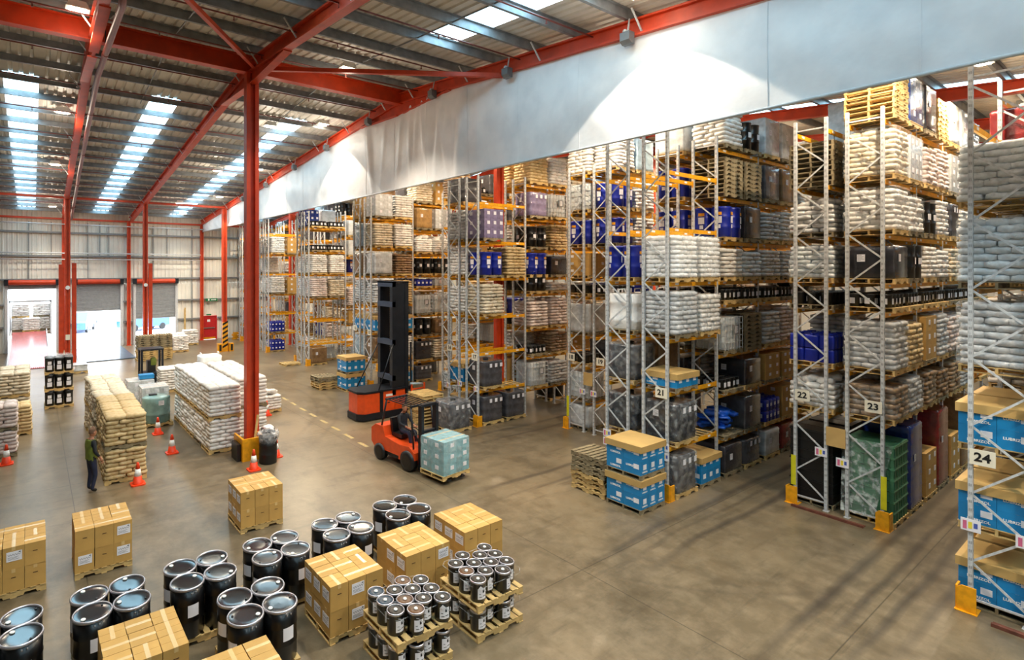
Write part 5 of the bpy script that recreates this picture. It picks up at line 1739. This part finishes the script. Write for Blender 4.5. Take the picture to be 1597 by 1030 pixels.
# ------------------------------------------------------------------ trucks and people
def fit_body(joints, edges, mats_fn, mats, sub=2):
    """one continuous body: skin modifier over a joint skeleton, baked to a mesh; mats_fn(co) picks the material"""
    me = bpy.data.meshes.new('body')
    me.from_pydata([j[0] for j in joints], edges, [])
    ob = bpy.data.objects.new('body_source', me)
    COL.objects.link(ob)
    ob.modifiers.new('skin', 'SKIN')
    for i, j in enumerate(joints):
        r = j[1]
        me.skin_vertices[0].data[i].radius = r if isinstance(r, tuple) else (r, r)
    me.skin_vertices[0].data[0].use_root = True
    sb = ob.modifiers.new('sub', 'SUBSURF')
    sb.levels = sub; sb.render_levels = sub
    dg = bpy.context.evaluated_depsgraph_get()
    dg.update()
    out = bpy.data.meshes.new_from_object(ob.evaluated_get(dg))
    bpy.data.objects.remove(ob)
    out.materials.clear()
    for m in mats:
        out.materials.append(m)
    for p in out.polygons:
        p.material_index = mats_fn(p.center)
        p.use_smooth = True
    out.name = 'body'
    return out
def shell(me, sel, off, mat, name):
    """clothing: the chosen faces of the body pushed out along their normals"""
    mb = MB()
    idx = {}
    for p in me.polygons:
        if sel(p.center):
            f = []
            for vi in p.vertices:
                if vi not in idx:
                    v = me.vertices[vi]
                    idx[vi] = len(mb.v)
                    mb.v.append(tuple(v.co + v.normal * off))
                f.append(idx[vi])
            mb.face(f, 0, True)
    return mb.mesh(name, mat)
SKIN = M('skin_tone', '#b97d5e', .55, var=.05)
NAVY = M('navy_trousers', '#232a44', .75, var=.12, bump=.2)
JACK = M('dark_jersey', '#20242c', .75, var=.12, bump=.2)
HIVIS = M('green_vest', '#7c8a35', .7, var=.15, bump=.2)
BOOT = M('work_boot', '#19160f', .6)
HAIR = M('short_hair', '#7a5a45', .8, var=.1)
def head(parent, loc, rz, skin, hair, bald=False):
    """head with brow, eyes, nose, mouth, ears; faces -y before rz"""
    mb = MB().lathe([(.001, -.115), (.045, -.11), (.066, -.075), (.075, -.02), (.078, .03), (.07, .08), (.045, .115), (.001, .125)], 18, cap=False)
    mb.v = [(x * .93, y * 1.12 - (.012 if z < -.05 and y < 0 else 0), z) for x, y, z in mb.v]
    mb.pillow(0, -.092, -.01, .03, .035, .055)
    for s in (-1, 1):
        mb.pillow(s * .074, .005, .0, .018, .04, .06)
    h = mb.build('head', skin, parent, loc, rz)
    for s in (-1, 1):
        MB().lathe([(.001, -.008), (.009, 0), (.001, .008)], 8, cap=False).build('eye', BLACKINK, h, (s * .03, -.08, .02))
    MB().box(-.022, -.088, -.052, .022, -.08, -.046).build('mouth', M('lips', '#8d4f43', .6), h)
    hm = MB().lathe([(.080, .0), (.084, .04), (.076, .09), (.05, .125), (.001, .136)], 18, cap=False)
    hm.v = [(x * .95, y * 1.1 + .014, z + (.03 if y < 0 else -.015 if z < .05 else 0)) for x, y, z in hm.v]
    hm.build('hair', hair, h)
    return h
def fingers(parent, wrist, d, side):
    """palm and five bent fingers hanging along direction d from the wrist"""
    d = Vector(d).normalized()
    a = Vector((0, 1, 0)) if abs(d.y) < .9 else Vector((1, 0, 0))
    a = (a - d * a.dot(d)).normalized()
    n = d.cross(a)
    w0 = Vector(wrist)
    mb = MB().tube([w0 - d * .03, w0 + d * .03, w0 + d * .085], [.028, .038, .036], 10)
    for i, L in enumerate((.068, .078, .072, .056)):
        b0 = w0 + d * .08 + a * (.027 - .018 * i)
        mb.tube([b0, b0 + d * L * .5 + n * side * .006, b0 + d * L * .9 + n * side * .03], [.0095, .009, .006], 6)
    b0 = w0 + d * .02 + a * .034
    mb.tube([b0, b0 + d * .03 + a * .022, b0 + d * .065 + a * .022 + n * side * .012], [.012, .011, .007], 6)
    return mb.build('hand', SKIN, parent)
# standing man at the left, facing towards +x
t = thing('person', 'man in a green vest, dark jersey and navy trousers standing by the tan sacks', 'person', (1.36, 17.52, 0), PI * .62)
J = [((0, 0, .93), (.145, .11)), ((0, .01, 1.12), (.14, .10)), ((0, .02, 1.32), (.165, .11)), ((0, .015, 1.44), (.10, .08)), ((0, 0, 1.50), (.055, .055)), ((0, -.01, 1.56), (.05, .05)),
     ((.17, .01, 1.40), .062), ((.22, .02, 1.14), .048), ((.20, -.10, .93), .034), ((-.17, .01, 1.40), .062), ((-.24, .02, 1.14), .048), ((-.25, -.12, .95), .034),
     ((.09, 0, .86), (.095, .10)), ((.10, -.03, .48), .068), ((.10, .03, .10), .048), ((.10, -.10, .045), (.045, .04)), ((-.09, 0, .86), (.095, .10)), ((-.11, -.05, .48), .068), ((-.13, .05, .10), .048), ((-.13, -.08, .045), (.045, .04))]
E_ = [(0, 1), (1, 2), (2, 3), (3, 4), (4, 5), (2, 6), (6, 7), (7, 8), (2, 9), (9, 10), (10, 11), (0, 12), (12, 13), (13, 14), (14, 15), (0, 16), (16, 17), (17, 18), (18, 19)]
def pick(c):
    if c.z < .11:
        return 3
    if c.z > 1.47:
        return 0
    if abs(c.x) > .16 and .86 < c.z < 1.0 and c.y < -.05:
        return 0
    return 1 if c.z < .93 else 2
body = fit_body(J, E_, pick, [SKIN, NAVY, JACK, BOOT])
put('body', body, t)
put('vest', shell(body, lambda c: .92 < c.z < 1.45 and abs(c.x) < .155 and not (c.y < -.06 and abs(c.x) < .012), .02, HIVIS, 'vest'), t)
head(t, (0, -.03, 1.64), .15, SKIN, HAIR)
fingers(t, (.20, -.11, .91), (0, -.35, -1), 1)
fingers(t, (-.25, -.13, .93), (0, -.35, -1), -1)
# order-picking truck with the tall mast
t = thing('reach_truck', 'orange order-picking truck with a tall dark mast at the rack ends', 'truck', (10.78, 19.1, 0))
MB().prism([(0, .25), (.25, 0), (2.35, 0), (2.35, 1.25), (.25, 1.25), (0, 1.0)], 'z', .04, .3).build('bumper_skirt', DARK, t)
MB().prism([(.06, .26), (.28, .05), (1.0, .05), (1.0, 1.2), (.28, 1.2), (.06, .98)], 'z', .3, 1.1).build('rear_cover', ORANGE, t)
MB().box(1.0, .03, .3, 1.16, 1.22, 1.12).build('rear_band', DARK, t)
for a, b in ((1.16, 1.74), (1.755, 2.33)):
    MB().box(a, .05, .3, b, 1.2, 1.14).build('battery_door', ORANGE, t)
    MB().box(a + .22, .036, .62, a + .34, .05, .66).build('door_latch', DARK, t)
MB().box(1.3, .034, .9, 1.62, .05, .99).build('maker_plate', WHITE, t)
MB().prism([(.02, .26), (.26, .0), (2.37, .0), (2.37, 1.25), (.26, 1.25), (.02, 1.0)], 'z', 1.13, 1.2).build('top_deck', DARK, t)
for x in (.55, 1.9):
    for y in (.14, 1.08):
        MB().lathe([(.15, -.06), (.15, .06)], 16).build('wheel', PLASTIC, t, (x, y, .15)).rotation_euler = (PI / 2, 0, 0)
mast = MB()
MH = 5.66
for y in (.05, 1.02):
    MB().box(1.62, y, .9, 1.80, y + .2, MH).build('mast_upright', DARK, t)
    MB().box(2.26, y, .9, 2.44, y + .2, MH).build('mast_upright', DARK, t)
    MB().box(1.80, y + .02, .9, 2.26, y + .04, MH - .05).build('mast_web', DARK, t)
for z in (1.5, 3.0, 4.6, 5.45):
    MB().box(1.60, .05, z, 1.78, 1.22, z + (.22 if z < 5 else .24)).build('mast_crossmember', M('mast_blue_grey', '#39465c', .4, .2), t)
MB().box(1.60, .05, 5.62, 2.46, 1.22, 5.68).build('mast_head', DARK, t)
for y in (.42, .8):
    mb = MB()
    z = 1.2
    while z < 5.5:
        mb.box(1.98, y - .03, z, 2.02, y + .03, z + .05); z += .08
    mb.build('lift_chain', M('chain_brass', '#9a8660', .4, .6), t)
for y0 in (.06, 1.18):
    MB().tube([(.55 if y0 > 1 else .95, y0, 1.18), (1.66, y0, 3.05)], .025, 8).build('mast_stay', DARK, t)
# cab side
MB().box(2.46, .1, .1, 3.3, 1.1, .2).build('cab_floor', DARK, t)
for x, y in ((2.62, .08), (3.3, .08), (2.62, 1.12), (3.3, 1.12)):
    MB().box(x - .03, y - .03, .1, x + .03, y + .03, 1.25 if y < 1 else 2.9).build('cab_post', ORANGE if y < 1 else DARK, t)
MB().box(2.62, .06, 1.0, 3.3, .1, 1.06).build('cab_rail', ORANGE, t)
MB().box(2.65, .07, .25, 3.27, .09, .8).build('cab_panel', DARK, t)
MB().box(2.6, .2, 1.0, 2.8, 1.0, 1.15).build('control_desk', DARK, t)
MB().tube([(2.55, .1, 1.28), (3.2, .1, 1.2)], .05, 8).build('wrapped_handle', WRAPM['ice'], t)
for y in (.35, .8):
    MB().box(3.3, y - .06, .06, 4.3, y + .06, .11).build('fork', DARK, t)
MB().lathe([(.06, 0), (.06, .05), (.03, .08)], 10).build('beacon', emit('truck_lamp', (.9, 1, .4), 4), t, (2.66, .0, .85))
# counterbalance truck carrying a wrapped load, heading along the main aisle
t = thing('forklift', 'orange counterbalance forklift driving with a pale blue load', 'forklift', (9.95, 13.95, 0), .10)
MB().prism([(.2, .35), (1.55, .35), (1.72, .5), (1.72, .95), (1.5, 1.1), (1.1, 1.1), (1.0, .8), (.2, .7)], 'x', -.5, .5).build('counterweight', ORANGE, t)
MB().prism([(-.45, .25), (.3, .25), (.3, .7), (-.2, .75), (-.45, .6)], 'x', -.5, .5).build('front_cowl', ORANGE, t)
MB().box(-.45, -.42, .22, .45, 1.5, .38).build('chassis', DARK, t)
for y, r in ((-.15, .31), (1.25, .26)):
    for s in (-1, 1):
        MB().lathe([(r * .6, -.12), (r, -.1), (r, .1), (r * .6, .12)], 18).build('wheel', PLASTIC, t, (s * .46, y, r)).rotation_euler = (0, PI / 2, 0)
for s in (-1, 1):
    MB().tube([(s * .44, -.35, .7), (s * .42, -.2, 1.95)], .03, 8).build('guard_post', DARK, t)
    MB().tube([(s * .44, 1.25, 1.05), (s * .42, 1.0, 1.98)], .03, 8).build('guard_post', DARK, t)
mb = MB()
for i in range(7):
    x = -.42 + .14 * i
    mb.bar((x, -.22, 1.96), (x, 1.02, 1.99), .025, .03)
mb.box(-.45, -.25, 1.94, .45, -.19, 2.0).box(-.45, .99, 1.95, .45, 1.05, 2.01).build('overhead_guard', DARK, t)
MB().box(-.25, .45, .8, .25, .95, .92).build('seat', PLASTIC, t)
MB().prism([(.88, .9), (.98, .9), (1.08, 1.35), (.98, 1.35)], 'x', -.24, .24).build('seat_back', PLASTIC, t)
MB().tube([(0, -.1, .75), (0, .12, 1.05)], .03, 8).build('steering_column', DARK, t)
MB().tube([(.17 * math.cos(a * PI / 8), .12 + .12 * math.sin(a * PI / 8), 1.06 + .1 * math.sin(a * PI / 8)) for a in range(17)], .014, 6).build('steering_wheel', PLASTIC, t)
for s in (-1, 1):
    MB().box(s * .3 - .05, -.62, .08, s * .3 + .05, -.46, 2.05).build('mast_upright', DARK, t)
    MB().box(s * .28 - .06, -1.75, .10, s * .28 + .06, -.66, .14).box(s * .28 - .06, -.70, .10, s * .28 + .06, -.66, .6).build('fork', DARK, t)
for z in (.5, 1.2, 2.0):
    MB().box(-.3, -.6, z, .3, -.5, z + .08).build('mast_crossmember', DARK, t)
MB().box(-.42, -.70, .3, .42, -.64, .62).build('fork_carriage', DARK, t)
d = thing('person', 'forklift driver in dark clothes seated at the wheel of the orange forklift', 'person', (9.89, 14.52, 0), .10)
J = [((0, .1, 1.0), (.15, .13)), ((0, .14, 1.2), (.14, .11)), ((0, .12, 1.42), (.165, .11)), ((0, .10, 1.52), (.10, .08)), ((0, .07, 1.58), (.055, .055)), ((0, .05, 1.63), (.05, .05)),
     ((.18, .1, 1.47), .06), ((.24, -.03, 1.26), .046), ((.14, -.30, 1.17), .034), ((-.18, .1, 1.47), .06), ((-.24, -.03, 1.26), .046), ((-.14, -.30, 1.17), .034),
     ((.1, .02, .99), .1), ((.12, -.36, 1.0), .072), ((.12, -.46, .56), .05), ((.12, -.58, .47), .045), ((-.1, .02, .99), .1), ((-.12, -.36, 1.0), .072), ((-.12, -.46, .56), .05), ((-.12, -.58, .47), .045)]
def pick2(c):
    if c.z > 1.55 or (c.y < -.24 and 1.1 < c.z < 1.25):
        return 0
    if c.z < .55:
        return 3
    return 1 if c.z < 1.06 else 2
b2 = fit_body(J, E_, pick2, [SKIN, NAVY, JACK, BOOT])
put('body', b2, d)
head(d, (0, .02, 1.71), 0, SKIN, HAIR)
fingers(d, (.14, -.31, 1.165), (-.2, -1, -.1), 1)
fingers(d, (-.14, -.31, 1.165), (.2, -1, -.1), -1)
t = load('carton', 'tealw', 'pale blue film-wrapped cartons carried on the moving forklift', (10.10, 12.72, .14), 1.1, 1, 301, .10)
# small dark truck far left, and a striped bollard at the frame edge
t = thing('small_truck', 'small dark stand-on truck seen from behind near the white sacks', 'truck', (5.2, 31.6, 0))
MB().box(-.5, -.4, .1, .5, .5, .75).build('truck_body', DARK, t)
for x in (-.5, .5):
    MB().box(x - .05, -.35, .1, x + .05, -.25, 1.95).build('guard_post', DARK, t)
    MB().box(x - .05, .5, .1, x + .05, .6, 2.0).build('mast_upright', DARK, t)
    MB().lathe([(.2, -.07), (.2, .07)], 14).build('wheel', PLASTIC, t, (x, 0, .2)).rotation_euler = (0, PI / 2, 0)
MB().box(-.55, -.4, 1.92, .55, .6, 2.0).build('overhead_guard', DARK, t)
MB().box(-.2, -.1, .75, .2, .3, 1.35).build('seat_back', PLASTIC, t)
MB().pillow(.1, 0, 1.25, .3, .22, .5).build('yellow_jacket', HIVIS, t)
t = thing('striped_bollard', 'yellow and black bollard at the left edge by the foot of the ramp', 'bollard', (-1.5, 36.0, 0))
MB().lathe([(.16, 0), (.16, .9), (.1, .98)], 14).build('bollard_post', GUARD, t)
for z in (.15, .5):
    MB().lathe([(.165, z), (.165, z + .16)], 14).build('black_band', PLASTIC, t)
